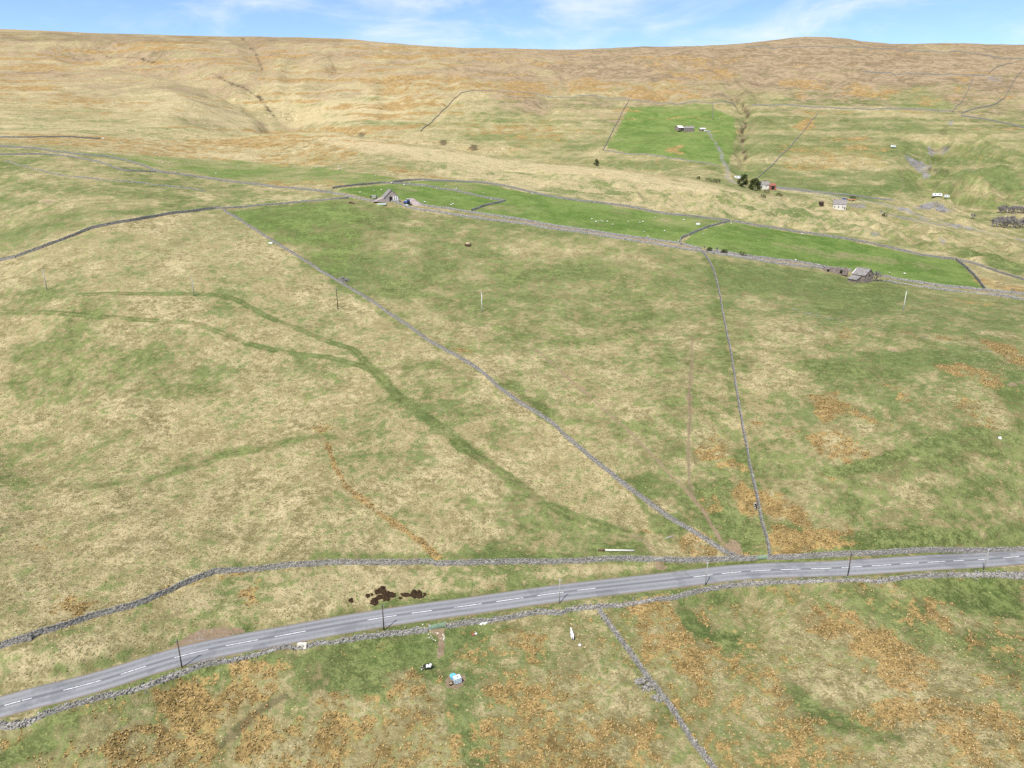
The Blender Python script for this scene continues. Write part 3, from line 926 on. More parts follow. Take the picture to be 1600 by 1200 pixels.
class NB:
    def __init__(self, nt): self.nt = nt

    def n(self, t, **kw):
        x = self.nt.nodes.new(t)
        for k, v in kw.items(): setattr(x, k, v)
        return x

    def l(self, a, b): self.nt.links.new(a, b)

    def val(self, sock, v):
        if hasattr(v, 'links') or hasattr(v, 'is_output'):
            self.l(v, sock)
        else:
            sock.default_value = v

    def math(self, op, a, b=None, c=None, clamp=False):
        x = self.n('ShaderNodeMath', operation=op)
        x.use_clamp = clamp
        self.val(x.inputs[0], a)
        if b is not None: self.val(x.inputs[1], b)
        if c is not None: self.val(x.inputs[2], c)
        return x.outputs[0]

    def step(self, v, lo, hi, a=0.0, b=1.0):
        x = self.n('ShaderNodeMapRange', interpolation_type='SMOOTHSTEP')
        self.val(x.inputs['Value'], v)
        x.inputs['From Min'].default_value = lo; x.inputs['From Max'].default_value = hi
        x.inputs['To Min'].default_value = a; x.inputs['To Max'].default_value = b
        return x.outputs['Result']

    def mix(self, f, a, b, mode='MIX'):
        x = self.n('ShaderNodeMix', data_type='RGBA', blend_type=mode)
        self.val(x.inputs['Factor'], f)
        for s, v in ((x.inputs['A'], a), (x.inputs['B'], b)):
            if isinstance(v, tuple): s.default_value = (v[0], v[1], v[2], 1)
            else: self.l(v, s)
        return x.outputs['Result']

    def noise(self, vec, scale, detail=3, rough=0.5, dist=0.0):
        x = self.n('ShaderNodeTexNoise')
        if vec is not None: self.l(vec, x.inputs['Vector'])
        x.inputs['Scale'].default_value = scale
        x.inputs['Detail'].default_value = detail
        x.inputs['Roughness'].default_value = rough
        x.inputs['Distortion'].default_value = dist
        return x.outputs['Fac']


def simple(name, c1, c2, scale=3.0, rough=0.85, spec=0.2, metal=0.0, bump=0.0):
    m, nt, b = nmat(name)
    k = NB(nt)
    tc = k.n('ShaderNodeTexCoord')
    f = k.noise(tc.outputs['Object'], scale, 5, 0.6)
    k.l(k.mix(k.step(f, 0.3, 0.7), c1, c2), b.inputs['Base Color'])
    b.inputs['Roughness'].default_value = rough
    b.inputs['Specular IOR Level'].default_value = spec
    b.inputs['Metallic'].default_value = metal
    if bump:
        bp = k.n('ShaderNodeBump'); bp.inputs['Distance'].default_value = bump; bp.inputs['Strength'].default_value = 0.8
        k.l(f, bp.inputs['Height']); k.l(bp.outputs['Normal'], b.inputs['Normal'])
    return m


def ground_material():
    m, nt, b = nmat('moorland_turf')
    k = NB(nt)
    geo = k.n('ShaderNodeNewGeometry')
    P_ = geo.outputs['Position']
    A1 = k.n('ShaderNodeVertexColor', layer_name='cover_a')
    A2 = k.n('ShaderNodeVertexColor', layer_name='cover_b')
    s1 = k.n('ShaderNodeSeparateColor'); k.l(A1.outputs['Color'], s1.inputs[0])
    s2 = k.n('ShaderNodeSeparateColor'); k.l(A2.outputs['Color'], s2.inputs[0])
    green, lush, rush, bare = s1.outputs[0], s1.outputs[1], s1.outputs[2], A1.outputs['Alpha']
    grey, dark, moor, pale = s2.outputs[0], s2.outputs[1], s2.outputs[2], A2.outputs['Alpha']
    nA = k.noise(P_, 0.035, 9, 0.62, 0.6)        # patches
    nB = k.noise(P_, 0.55, 6, 0.68)              # tussocks
    nC = k.noise(P_, 0.011, 8, 0.66, 0.8)        # land scale
    nD = k.noise(P_, 2.3, 3, 0.75)               # grain
    nE = k.noise(P_, 0.14, 7, 0.7, 0.3)          # clumps
    nA0 = k.math('SUBTRACT', nA, 0.5); nB0 = k.math('SUBTRACT', nB, 0.5); nC0 = k.math('SUBTRACT', nC, 0.5); nD0 = k.math('SUBTRACT', nD, 0.5); nE0 = k.math('SUBTRACT', nE, 0.5)
    mixn = k.math('MULTIPLY_ADD', nB0, 2.3, k.math('MULTIPLY_ADD', nA0, 1.3, k.math('MULTIPLY_ADD', nC0, 0.9, k.math('MULTIPLY_ADD', nE0, 1.7, k.math('MULTIPLY', nD0, 1.4)))))
    tone = k.math('MULTIPLY_ADD', nD0, 0.8, k.math('MULTIPLY_ADD', nE0, 0.9, nB))
    # dry grass
    straw = k.mix(k.step(tone, 0.32, 0.70), (0.185, 0.16, 0.072), (0.53, 0.43, 0.25))
    straw = k.mix(k.step(nA, 0.40, 0.72, 0, 0.55), straw, (0.41, 0.322, 0.172))
    pl = k.mix(k.step(nB, 0.3, 0.7), (0.42, 0.335, 0.19), (0.56, 0.46, 0.28))
    straw = k.mix(k.math('MULTIPLY', pale, 0.9), straw, pl)
    # green grass
    grass = k.mix(k.step(tone, 0.32, 0.70), (0.053, 0.080, 0.021), (0.195, 0.222, 0.078))
    grass = k.mix(k.step(nC, 0.42, 0.62, 0, 0.5), grass, (0.105, 0.148, 0.048))
    fg = k.step(k.math('ADD', green, mixn), 0.22, 0.78, 0.04, 0.96)
    col = k.mix(fg, straw, grass)
    # moor
    mo = k.mix(k.step(k.math('ADD', nA, nE0), 0.35, 0.65), (0.175, 0.122, 0.078), (0.33, 0.245, 0.155))
    fm = k.step(k.math('ADD', moor, k.math('MULTIPLY_ADD', nC0, 1.1, k.math('MULTIPLY_ADD', nE0, 1.4, k.math('MULTIPLY', nA0, 1.8)))), 0.25, 0.95, 0, 0.9)
    col = k.mix(fm, col, mo)
    # pasture
    lu = k.mix(k.step(k.math('MULTIPLY_ADD', nB0, 0.6, k.math('MULTIPLY_ADD', nE0, 0.8, nA)), 0.3, 0.7), (0.085, 0.142, 0.03), (0.165, 0.218, 0.062))
    fl = k.step(k.math('ADD', lush, k.math('MULTIPLY', mixn, 0.32)), 0.12, 0.8)
    col = k.mix(fl, col, lu)
    # rushes and bracken litter
    ru = k.mix(k.step(tone, 0.28, 0.74), (0.15, 0.098, 0.035), (0.44, 0.29, 0.12))
    fr = k.math('MULTIPLY', k.step(k.math('MULTIPLY_ADD', mixn, 0.5, rush), 0.1, 0.8, 0, 0.85), k.step(rush, 0.02, 0.3))
    col = k.mix(fr, col, ru)
    # soil, peat, stone
    so = k.mix(nB, (0.17, 0.115, 0.07), (0.33, 0.25, 0.165))
    col = k.mix(k.step(k.math('ADD', bare, k.math('MULTIPLY', mixn, 0.35)), 0.25, 0.75), col, so)
    st = k.mix(k.step(tone, 0.3, 0.7), (0.11, 0.104, 0.10), (0.29, 0.272, 0.262))
    col = k.mix(k.step(k.math('ADD', grey, k.math('MULTIPLY', mixn, 0.6)), 0.3, 0.85), col, st)
    pe = (0.035, 0.028, 0.016)
    col = k.mix(k.step(k.math('ADD', dark, k.math('MULTIPLY', mixn, 0.2)), 0.06, 0.95), col, pe)
    k.l(col, b.inputs['Base Color'])
    b.inputs['Roughness'].default_value = 1.0
    b.inputs['Specular IOR Level'].default_value = 0.05
    bp = k.n('ShaderNodeBump'); bp.inputs['Distance'].default_value = 0.9; bp.inputs['Strength'].default_value = 1.0
    k.l(k.math('MULTIPLY_ADD', nD, 0.35, nB), bp.inputs['Height'])
    k.l(bp.outputs['Normal'], b.inputs['Normal'])
    return m


def stone_material(name, c_dark, c_light, scale=3.2):
    m, nt, b = nmat(name)
    k = NB(nt)
    geo = k.n('ShaderNodeNewGeometry')
    mp = k.n('ShaderNodeMapping'); mp.inputs['Scale'].default_value = (1, 1, 2.0)
    k.l(geo.outputs['Position'], mp.inputs['Vector'])
    vo = k.n('ShaderNodeTexVoronoi'); vo.inputs['Scale'].default_value = scale
    k.l(mp.outputs['Vector'], vo.inputs['Vector'])
    vs = k.n('ShaderNodeSeparateColor'); k.l(vo.outputs['Color'], vs.inputs[0])
    f = k.noise(geo.outputs['Position'], 0.6, 5, 0.6)
    c = k.mix(vs.outputs[0], c_dark, c_light)
    c = k.mix(k.step(f, 0.5, 0.75, 0, 0.5), c, (0.20, 0.19, 0.13))
    c = k.mix(k.step(vo.outputs['Distance'], 0.45, 0.7, 0, 0.6), c, (0.07, 0.065, 0.06))
    k.l(c, b.inputs['Base Color'])
    bp = k.n('ShaderNodeBump'); bp.inputs['Distance'].default_value = 0.1; bp.inputs['Strength'].default_value = 0.9
    bp.invert = True
    k.l(vo.outputs['Distance'], bp.inputs['Height']); k.l(bp.outputs['Normal'], b.inputs['Normal'])
    return m


M = {}
M['ground'] = ground_material()
M['stone'] = stone_material('drystone', (0.18, 0.166, 0.148), (0.385, 0.362, 0.33))
M['stone_far'] = stone_material('weathered_drystone', (0.17, 0.165, 0.145), (0.30, 0.285, 0.26), 2.0)
M['stone_mid'] = stone_material('lane_drystone', (0.20, 0.19, 0.175), (0.36, 0.34, 0.32), 2.0)
M['barnstone'] = stone_material('barn_stone', (0.17, 0.13, 0.115), (0.36, 0.29, 0.25), 2.6)
M['slate'] = simple('stone_slate', (0.13, 0.118, 0.112), (0.275, 0.252, 0.24), 1.6, 0.8, 0.2, bump=0.05)
M['white'] = simple('white_paint', (0.72, 0.72, 0.70), (0.82, 0.82, 0.80), 2.0)
M['cream'] = simple('pale_render', (0.50, 0.47, 0.40), (0.66, 0.62, 0.54), 1.2)
M['timber_dark'] = simple('creosoted_wood', (0.045, 0.03, 0.022), (0.10, 0.065, 0.045), 6.0)
M['timber_grey'] = simple('weathered_wood', (0.26, 0.245, 0.22), (0.40, 0.38, 0.35), 5.0)
M['timber_white'] = simple('bleached_wood', (0.52, 0.50, 0.46), (0.68, 0.66, 0.61), 4.0)
M['galv'] = simple('galvanised_steel', (0.36, 0.38, 0.40), (0.52, 0.54, 0.56), 8.0, 0.45, 0.5, 0.6)
M['gategreen'] = simple('green_gate_paint', (0.16, 0.27, 0.20), (0.27, 0.40, 0.32), 3.0, 0.6)
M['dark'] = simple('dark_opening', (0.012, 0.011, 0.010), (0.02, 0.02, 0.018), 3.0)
M['glass'] = simple('window_glass', (0.03, 0.035, 0.04), (0.06, 0.07, 0.08), 2.0, 0.1, 0.5)
M['blue'] = simple('blue_paint', (0.02, 0.11, 0.42), (0.04, 0.17, 0.55), 3.0, 0.4, 0.5)
M['navy'] = simple('navy_paint', (0.02, 0.04, 0.16), (0.03, 0.06, 0.22), 3.0, 0.4, 0.5)
M['blueplastic'] = simple('blue_plastic', (0.10, 0.36, 0.55), (0.16, 0.46, 0.66), 5.0, 0.4, 0.4)
M['paleplastic'] = simple('milky_plastic', (0.50, 0.60, 0.66), (0.62, 0.72, 0.78), 4.0, 0.4, 0.4)
M['black'] = simple('black_rubber', (0.012, 0.012, 0.012), (0.03, 0.03, 0.03), 5.0, 0.7)
M['red'] = simple('red_oxide', (0.20, 0.07, 0.05), (0.31, 0.12, 0.085), 1.0, 0.8)
M['rust'] = simple('rusty_orange', (0.42, 0.16, 0.06), (0.56, 0.24, 0.10), 2.0, 0.7)
M['muck'] = simple('manure', (0.014, 0.009, 0.005), (0.062, 0.038, 0.020), 4.0, 0.9, 0.1, bump=0.1)
M['hay'] = simple('hay', (0.28, 0.20, 0.12), (0.46, 0.36, 0.24), 5.0)
M['brown'] = simple('brown_metal', (0.07, 0.04, 0.03), (0.16, 0.09, 0.06), 5.0)
M['wool'] = simple('fleece', (0.58, 0.55, 0.47), (0.74, 0.71, 0.63), 6.0, 0.95, 0.05)
M['face'] = simple('sheep_face', (0.03, 0.028, 0.025), (0.40, 0.38, 0.34), 9.0)
M['ironstone'] = simple('spoil_stone', (0.24, 0.19, 0.18), (0.42, 0.35, 0.33), 1.6, bump=0.15)
M['bark'] = simple('bark', (0.17, 0.152, 0.148), (0.30, 0.275, 0.265), 4.0)
M['paint'] = None


def leaf_mat(name, c1, c2):
    m, nt, b = nmat(name)
    k = NB(nt)
    oi = k.n('ShaderNodeNewGeometry')
    f = k.noise(oi.outputs['Position'], 0.9, 4, 0.6)
    c = k.mix(k.step(f, 0.35, 0.65), c1, c2)
    k.l(c, b.inputs['Base Color'])
    return m


M['leaf'] = leaf_mat('conifer_leaf', (0.022, 0.038, 0.012), (0.075, 0.085, 0.022))
M['gorse'] = leaf_mat('shrub_leaf', (0.035, 0.045, 0.016), (0.11, 0.11, 0.035))


def road_material():
    m, nt, b = nmat('asphalt')
    k = NB(nt)
    uv = k.n('ShaderNodeUVMap', uv_map='lane')
    sx = k.n('ShaderNodeSeparateXYZ'); k.l(uv.outputs['UV'], sx.inputs[0])
    geo = k.n('ShaderNodeNewGeometry')
    mp = k.n('ShaderNodeMapping'); mp.inputs['Scale'].default_value = (0.05, 0.9, 1)
    k.l(uv.outputs['UV'], mp.inputs['Vector'])
    streak = k.noise(mp.outputs['Vector'], 1.0, 5, 0.6)
    grain = k.noise(geo.outputs['Position'], 2.2, 5, 0.7)
    c = k.mix(k.step(k.math('MULTIPLY_ADD', grain, 0.5, k.math('MULTIPLY', streak, 0.7)), 0.4, 0.8), (0.138, 0.139, 0.145), (0.228, 0.229, 0.236))
    v = k.math('ABSOLUTE', sx.outputs[1])
    # polished wheel tracks, darker centre seam and gritty edges
    wt = k.math('SUBTRACT', 1.0, k.step(k.math('ABSOLUTE', k.math('SUBTRACT', k.math('ABSOLUTE', k.math('SUBTRACT', v, 1.45)), 0.78)), 0.1, 0.55))
    c = k.mix(k.math('MULTIPLY', wt, 0.55), c, (0.27, 0.273, 0.282))
    ctr = k.math('SUBTRACT', 1.0, k.step(v, 0.1, 0.5))
    c = k.mix(k.math('MULTIPLY', ctr, 0.65), c, (0.115, 0.118, 0.128))
    c = k.mix(k.math('MULTIPLY', k.step(k.math('MULTIPLY_ADD', grain, 0.8, v), 2.75, 3.3), 0.85), c, (0.19, 0.155, 0.125))
    pat = k.noise(geo.outputs['Position'], 0.12, 4, 0.6)
    c = k.mix(k.step(pat, 0.54, 0.6, 0, 0.4), c, (0.115, 0.118, 0.128))
    k.l(c, b.inputs['Base Color'])
    b.inputs['Roughness'].default_value = 0.8
    return m


def paint_material():
    m, nt, b = nmat('road_paint')
    k = NB(nt)
    geo = k.n('ShaderNodeNewGeometry')
    f = k.noise(geo.outputs['Position'], 3.0, 4, 0.7)
    c = k.mix(k.step(f, 0.42, 0.66), (0.74, 0.74, 0.72), (0.32, 0.32, 0.33))
    k.l(c, b.inputs['Base Color'])
    return m


M['road'] = road_material()
M['paint'] = paint_material()

# ------------------------------------------------------------------ the land
idx = np.arange(NR * NC).reshape(NR, NC)
F = np.stack([idx[:-1, :-1], idx[:-1, 1:], idx[1:, 1:], idx[1:, :-1]], -1).reshape(-1, 4)
ground = np_mesh('ground', np.stack([GX, GY, Z], -1).reshape(-1, 3), F, M['ground'], None, True)
for nm, ch in (('cover_a', names[:4]), ('cover_b', names[4:])):
    at = ground.data.color_attributes.new(nm, 'FLOAT_COLOR', 'POINT')
    at.data.foreach_set('color', np.stack([MK[c] for c in ch], -1).astype(np.float32).ravel())
tag(ground, 'rough hill pasture and moor of straw, green and rust grass', None, None, 'structure')


def mask_at(ch, x, y):
    i = np.clip(np.round(np.interp(y, YR, np.arange(NR))).astype(int), 0, NR - 1)
    j = np.clip(np.round((x / y - AC[0]) / (AC[1] - AC[0])).astype(int), 0, NC - 1)
    return MK[ch][i, j]


# ------------------------------------------------------------------ road
s_len = np.concatenate([[0], np.cumsum(np.linalg.norm(np.diff(ROADC, axis=0), axis=1))])
offs = [-2.95, -2.7, -1.5, 0.0, 1.5, 2.7, 2.95]
rv, ru = [], []
for o_ in offs:
    q = offset_path(ROADC, o_ + (0.18 * np.array(fbm(s_len / 5.0, s_len * 0 + o_, 3, 5)) if abs(o_) > 2.8 else 0))
    rv.append(np.column_stack([q, ROADZ + 0.05 * (1 - (o_ / 2.95) ** 2) - (0.04 if abs(o_) > 2.8 else 0)]))
    ru.append(np.column_stack([s_len, np.full(len(q), o_)]))
rv = np.stack(rv, 1); ru = np.stack(ru, 1)
n, kk = rv.shape[:2]
ii = np.arange(n * kk).reshape(n, kk)
rf = np.stack([ii[:-1, 1:], ii[:-1, :-1], ii[1:, :-1], ii[1:, 1:]], -1).reshape(-1, 4)
road = np_mesh('road', rv.reshape(-1, 3), rf, M['road'], None, True)
uvl = road.data.uv_layers.new(name='lane')
uvl.data.foreach_set('uv', ru.reshape(-1, 2)[rf.ravel()].astype(np.float32).ravel())
if road.data.polygons[0].normal.z < 0:
    road.data.flip_normals()
tag(road, None, None, None, 'structure')
# dashes of the centre line: long ones west of the field gate, shorter ones east of it
s_at = lambda px, py: float(np.argmin(np.hypot(*(ROADC - np.array(unproject(px, py))).T))) * (s_len[-1] / (len(ROADC) - 1))
s_mid = s_at(985, 910)
dashes = []
s = s_at(345, 1003)
a_ = s
while a_ > s_len[0] + 8: a_ -= 8.6
while a_ < s_mid - 8:
    dashes.append((a_, a_ + 5.6, 1)); a_ += 8.6
a_ = s_at(1042, 904)
while a_ < s_len[-1] - 8:
    dashes.append((a_, a_ + 4.3, 1)); a_ += 6.4
for (sa, sb, _) in dashes:
    if random.random() < 0.06: continue
    if random.random() < 0.2: sb -= 1.6
    u = np.linspace(sa, sb, 5)
    L_, R_ = offset_path(ROADC, 0.085), offset_path(ROADC, -0.085)
    vs = []
    for q in u:
        for pth in (L_, R_):
            vs.append((np.interp(q, s_len, pth[:, 0]), np.interp(q, s_len, pth[:, 1]), np.interp(q, s_len, ROADZ) + 0.056))
    fs = [(2 * i, 2 * i + 1, 2 * i + 3, 2 * i + 2) for i in range(4)]
    mb = MB().add(vs, fs)
    mb.build('centre_line_dash', M['paint'], road)

# ------------------------------------------------------------------ drystone walls


def on(x, y, dz=0.0):
    return Vector((x, y, float(height(x, y)) + dz))


def at(px, py, dz=0.0):
    x, y = unproject(px, py)
    return on(x, y, dz)


def drystone(label, pts, h=1.3, wt=0.32, wb=0.52, step=0.45, cope=True, mat='stone', ruin=0.0, seed=0, group='drystone field walls', world=False, extend=(0, 0), sink=0.15):
    rg = np.random.default_rng(seed + 100)
    p = np.array(pts, float) if world else W(pts)
    if extend[0]: p = np.vstack([p[0] + (p[0] - p[1]) / np.linalg.norm(p[0] - p[1]) * extend[0], p])
    if extend[1]: p = np.vstack([p, p[-1] + (p[-1] - p[-2]) / np.linalg.norm(p[-1] - p[-2]) * extend[1]])
    p = smooth_path(p, step)
    n = len(p)
    s = np.arange(n) * step
    p = offset_path(p, 0.35 * fbm(s / 6.0, s * 0 + seed, 3, seed) * min(1.0, step / 0.45))
    t = np.gradient(p, axis=0); t /= np.linalg.norm(t, axis=1)[:, None]
    nr = np.stack([-t[:, 1], t[:, 0]], 1)
    hh = 0.92 * h * (1 + 0.30 * fbm(s / 4.0, s * 0 + seed, 3, seed + 1))
    if ruin:
        k_ = sstep(0.02, 0.22, fbm(s / 9.0, s * 0 + seed, 3, seed + 2) + ruin * 0.22 - 0.05)
        hh = hh * (1 - 0.62 * k_)
        spread = 1 + 0.6 * k_
    else:
        spread = np.ones(n)
    prof = [(-0.5 * wb, -sink, 0), (-0.5 * (0.6 * wb + 0.4 * wt), 0.45, 1), (-0.5 * wt, 0.86, 1), (-0.28 * wt, 1.0, 1), (0.28 * wt, 1.0, 1), (0.5 * wt, 0.86, 1), (0.5 * (0.6 * wb + 0.4 * wt), 0.45, 1), (0.5 * wb, -sink, 0)]
    m_ = len(prof)
    V = np.zeros((n, m_, 3))
    for k_, (ox, oz, up) in enumerate(prof):
        o_ = ox * spread + rg.normal(0, 0.035, n)
        q = p + nr * o_[:, None]
        zb = height(q[:, 0], q[:, 1])
        V[:, k_, 0] = q[:, 0]; V[:, k_, 1] = q[:, 1]
        V[:, k_, 2] = zb + (hh * oz + rg.normal(0, 0.035, n) if up else oz)
    ii = np.arange(n * m_).reshape(n, m_)
    f = np.stack([ii[:-1, :-1], ii[:-1, 1:], ii[1:, 1:], ii[1:, :-1]], -1).reshape(-1, 4)
    V = V.reshape(-1, 3)
    mid = n // 2
    o0 = np.array([p[mid, 0], p[mid, 1], float(height(p[mid, 0], p[mid, 1]))])
    root = empty('drystone_wall', o0)
    tag(root, label, 'wall', group)
    body = MB()
    me = np_mesh('wall_body', V - o0, f, M[mat], root)
    # end caps
    if cope:
        cs = 0.24
        L = s[-1]
        nn = int(L / cs)
        u = np.arange(nn) * cs + rg.normal(0, 0.03, nn)
        cx = np.interp(u, s, p[:, 0]); cy = np.interp(u, s, p[:, 1])
        tx = np.interp(u, s, t[:, 0]); ty = np.interp(u, s, t[:, 1])
        ch = np.interp(u, s, hh)
        keep = rg.random(nn) < (0.95 if not ruin else 0.85)
        cx, cy, tx, ty, ch = (q[keep] for q in (cx, cy, tx, ty, ch))
        nn = len(cx)
        if ruin:
            kk_ = np.interp(u[keep], s, spread) - 1
            off = rg.normal(0, 0.10 + 0.5 * kk_)
        else:
            off = rg.normal(0, 0.04, nn)
        bx = cx - ty * off; by = cy + tx * off
        drop = np.clip((np.abs(off) - 0.25), 0, 2) * 0.9
        bz = height(bx, by) + np.maximum(ch - drop * ch, 0.02)
        sz = np.stack([rg.uniform(0.10, 0.24, nn), rg.uniform(0.32, 0.55, nn) * wt / 0.42, rg.uniform(0.16, 0.34, nn)], 1)
        ang = np.arctan2(ty, tx) + rg.normal(0, 0.16 if not ruin else 0.5, nn)
        tilt = rg.normal(0, 0.25, nn)
        corners = np.array([(x, y, z) for z in (-.5, .5) for x, y in ((-.5, -.5), (.5, -.5), (.5, .5), (-.5, .5))])
        q = corners[None] * sz[:, None] * (1 + rg.uniform(-0.18, 0.18, (nn, 8, 3)))
        ct, st_ = np.cos(tilt)[:, None], np.sin(tilt)[:, None]
        qx = q[..., 0] * ct + q[..., 2] * st_; qz = -q[..., 0] * st_ + q[..., 2] * ct
        ca, sa = np.cos(ang)[:, None], np.sin(ang)[:, None]
        vx = qx * ca - q[..., 1] * sa + bx[:, None]; vy = qx * sa + q[..., 1] * ca + by[:, None]; vz = qz + bz[:, None] + 0.05
        VV = np.stack([vx, vy, vz], -1).reshape(-1, 3)
        bf = np.array([(0, 3, 2, 1), (4, 5, 6, 7), (0, 1, 5, 4), (1, 2, 6, 5), (2, 3, 7, 6), (3, 0, 4, 7)])
        FF = (np.arange(nn)[:, None, None] * 8 + bf[None]).reshape(-1, 4)
        cp_ = np_mesh('coping_stones', VV - o0, FF, M[mat], root)
        cp_['kind'] = 'stuff'
    return root


UP_A = z7((0, 675), (75, 650), (220, 602), (400, 545), (560, 500), (650, 465), (760, 415), (880, 368), (930, 360), (1250, 332), (1450, 325), (1600, 325)) + z8((450, 320), (500, 328), (700, 322), (1000, 320), (1200, 310), (1378, 308))
UP_B = z8((1432, 310), (1560, 315)) + z9((250, 312), (370, 309), (484, 306))
UP_C = z9((533, 303), (700, 296), (1000, 283), (1300, 272), (1600, 267))
drystone('long grey wall curving beside the road, left of the field gate', UP_A, h=1.08, seed=1, extend=(60, 0))
drystone('short grey wall between the two field gates beside the road', UP_B, h=1.05, seed=2)
drystone('straight grey wall with rushes behind it, above the road', UP_C, h=1.05, seed=3, extend=(0, 50))
LO_A = z7((0, 1000), (100, 985), (250, 935), (400, 892), (560, 850), (740, 785), (860, 745), (960, 730), (1060, 705), (1180, 675), (1260, 675), (1330, 658), (1470, 645)) + z8((150, 638), (260, 623), (350, 610), (450, 604))
LO_B = z8((528, 588), (620, 572), (750, 556), (890, 533), (1000, 528), (1040, 513), (1150, 506))
LO_C = z8((1150, 506), (1250, 496), (1390, 473), (1450, 470)) + z9((250, 438), (450, 408), (650, 400), (920, 393), (1000, 398), (1150, 380), (1300, 373), (1450, 366), (1600, 372))
drystone('tumbledown wall below the road, by the telephone poles', LO_A, h=0.82, wb=0.62, ruin=0.35, seed=4, extend=(50, 0))
drystone('low wall below the road above the two grazing ponies', LO_B, h=0.85, wb=0.6, ruin=0.3, seed=5)
drystone('collapsed pale wall with gaps below the road and above the rush beds', LO_C, h=0.75, wb=0.6, ruin=0.7, seed=6, extend=(0, 50))
drystone('grey wall running down from the road between two rushy fields', z8((1165, 515), (1190, 562), (1240, 633), (1300, 713), (1370, 812), (1430, 888), (1500, 986), (1560, 1076), (1600, 1128)) + [(1118, 1208)], h=1.1, wb=0.6, wt=0.36, seed=7, extend=(0, 40), ruin=0.12)
DIAG = [(346, 326), (358, 335), (376, 345), (390, 355), (405, 364), (418, 373), (435, 383), (454, 395), (482, 412), (500, 424), (527, 440), (547, 452), (584, 474), (632, 507), (675, 537), (716, 559), (750, 581), (780, 607), (817, 634), (854, 657), (881, 681), (922, 716), (962, 748), (999, 777), (1038, 806), (1070, 825), (1102, 845), (1125, 860), (1147, 871)]
drystone('long grey wall slanting across the hillside between the two big fields', DIAG, h=1.1, seed=8)
drystone('grey wall running straight uphill from the road to the lane', [(1097, 394), (1111, 415), (1119, 438), (1126, 470), (1132, 503), (1141, 547), (1148, 592), (1154, 633), (1161, 674), (1168, 708), (1176, 748), (1184, 786), (1191, 820), (1199, 850), (1203, 872)], h=1.1, seed=9)
drystone('curved wall along the brow below the field with pale circles', [(0, 408), (26, 402), (70, 386), (105, 373), (140, 359), (175, 351), (210, 345), (245, 339), (286, 333), (330, 327), (345, 326)], h=1.2, wt=0.42, wb=0.65, step=0.7, seed=10, extend=(60, 0))
MIDG = 'thin walls along the upper lane and pastures'
FAR = dict(cope=False, mat='stone_far', group=MIDG)
drystone('thin low wall on the brow from the wall junction to the lane', [(348, 326), (400, 322), (418, 320.5), (470, 316), (523, 311.5), (545, 309.5)], h=1.0, step=1.2, seed=11, **FAR)
LN = [(520, 303), (576, 314), (632, 322.5), (689, 333), (745, 341.5), (820, 350.5), (856, 357.5), (931, 368), (1006, 379.5), (1044, 386), (1096, 394)]
drystone('grey lane wall along the top of the middle field', LN, h=1.1, step=0.9, seed=12, **{**FAR, 'mat': 'stone_mid'})
drystone('lane wall between the uphill wall and the ruined barn', [(1098, 394), (1150, 401.5), (1220, 413), (1290, 421.5), (1318, 426)], h=1.1, step=0.9, seed=13, **{**FAR, 'mat': 'stone_mid'})
drystone('lane wall east of the ruined barn above the right field', [(1389, 439), (1437, 448), (1486, 455), (1535, 459.5), (1600, 469)], h=1.1, step=0.9, ruin=0.3, seed=14, extend=(0, 60), **{**FAR, 'mat': 'stone_mid'})
LF = [(655, 320), (717, 329.5), (754, 335), (820, 345), (856, 352), (931, 363), (1006, 373.5), (1062, 382), (1096, 390)]
drystone('far lane wall along the foot of the green sheep pasture', LF, h=1.15, step=1.0, seed=15, **{**FAR, 'mat': 'stone_mid'})
drystone('far lane wall below the long smooth green field', [(1103, 391.5), (1150, 398), (1220, 407.5), (1290, 418), (1330, 424)], h=1.15, step=1.0, seed=16, **{**FAR, 'mat': 'stone_mid'})
drystone('far lane wall along the foot of the green field, beyond the thorn tree', [(1381, 432), (1421, 440), (1470, 447.5), (1535, 454), (1600, 461)], h=1.15, step=1.0, seed=17, extend=(0, 60), **{**FAR, 'mat': 'stone_mid'})
drystone('wall round the small green paddock beside the upper barn', [(520, 295), (586, 287.5), (612, 287), (651, 290), (707, 298), (773, 312), (789, 314.5)], h=1.2, step=1.2, seed=18, **FAR)
drystone('short wall closing the small paddock, running down to the lane', [(790, 314.5), (770, 319), (754, 323.5), (737, 330)], h=1.3, step=1.0, seed=19, **{**FAR, 'mat': 'stone_mid'})
drystone('long dark wall along the top of the green sheep pasture', [(612, 286), (647, 282), (679, 283), (741, 285.5), (782, 290), (847, 305), (894, 313), (969, 322), (1034, 334), (1100, 341), (1141, 346)], h=1.3, step=1.3, seed=20, **FAR)
drystone('dark wall along the top of the long smooth green field', [(1143, 347), (1202, 356), (1255, 364.5), (1307, 372), (1360, 381), (1405, 391.5), (1446, 400.5), (1493, 406)], h=1.3, step=1.2, seed=21, **FAR)
drystone('dark wall closing the right-hand end of the smooth green field', [(1493, 406), (1512, 422), (1527, 438), (1539, 454)], h=1.5, step=1.0, seed=22, **FAR)
drystone('thin wall running right from the corner of the smooth green field', [(1495, 407), (1535, 417), (1600, 438)], h=1.2, step=1.2, seed=23, extend=(0, 60), **FAR)
drystone('hooked pale wall dividing the sheep pasture from the smooth field', [(1064, 383), (1063, 376), (1068, 371), (1078, 367), (1100, 358), (1115, 353), (1140, 346.5)], h=1.3, step=1.0, seed=24, **{**FAR, 'mat': 'stone_mid'})
drystone('long lane wall below the rough green strip on the left', [(0, 229), (52, 232.5), (122, 242), (175, 247), (210, 255), (245, 268), (280, 273), (312, 278), (365, 285), (417, 291), (487, 298), (520, 302)], h=1.3, step=1.5, seed=25, extend=(80, 0), **FAR)
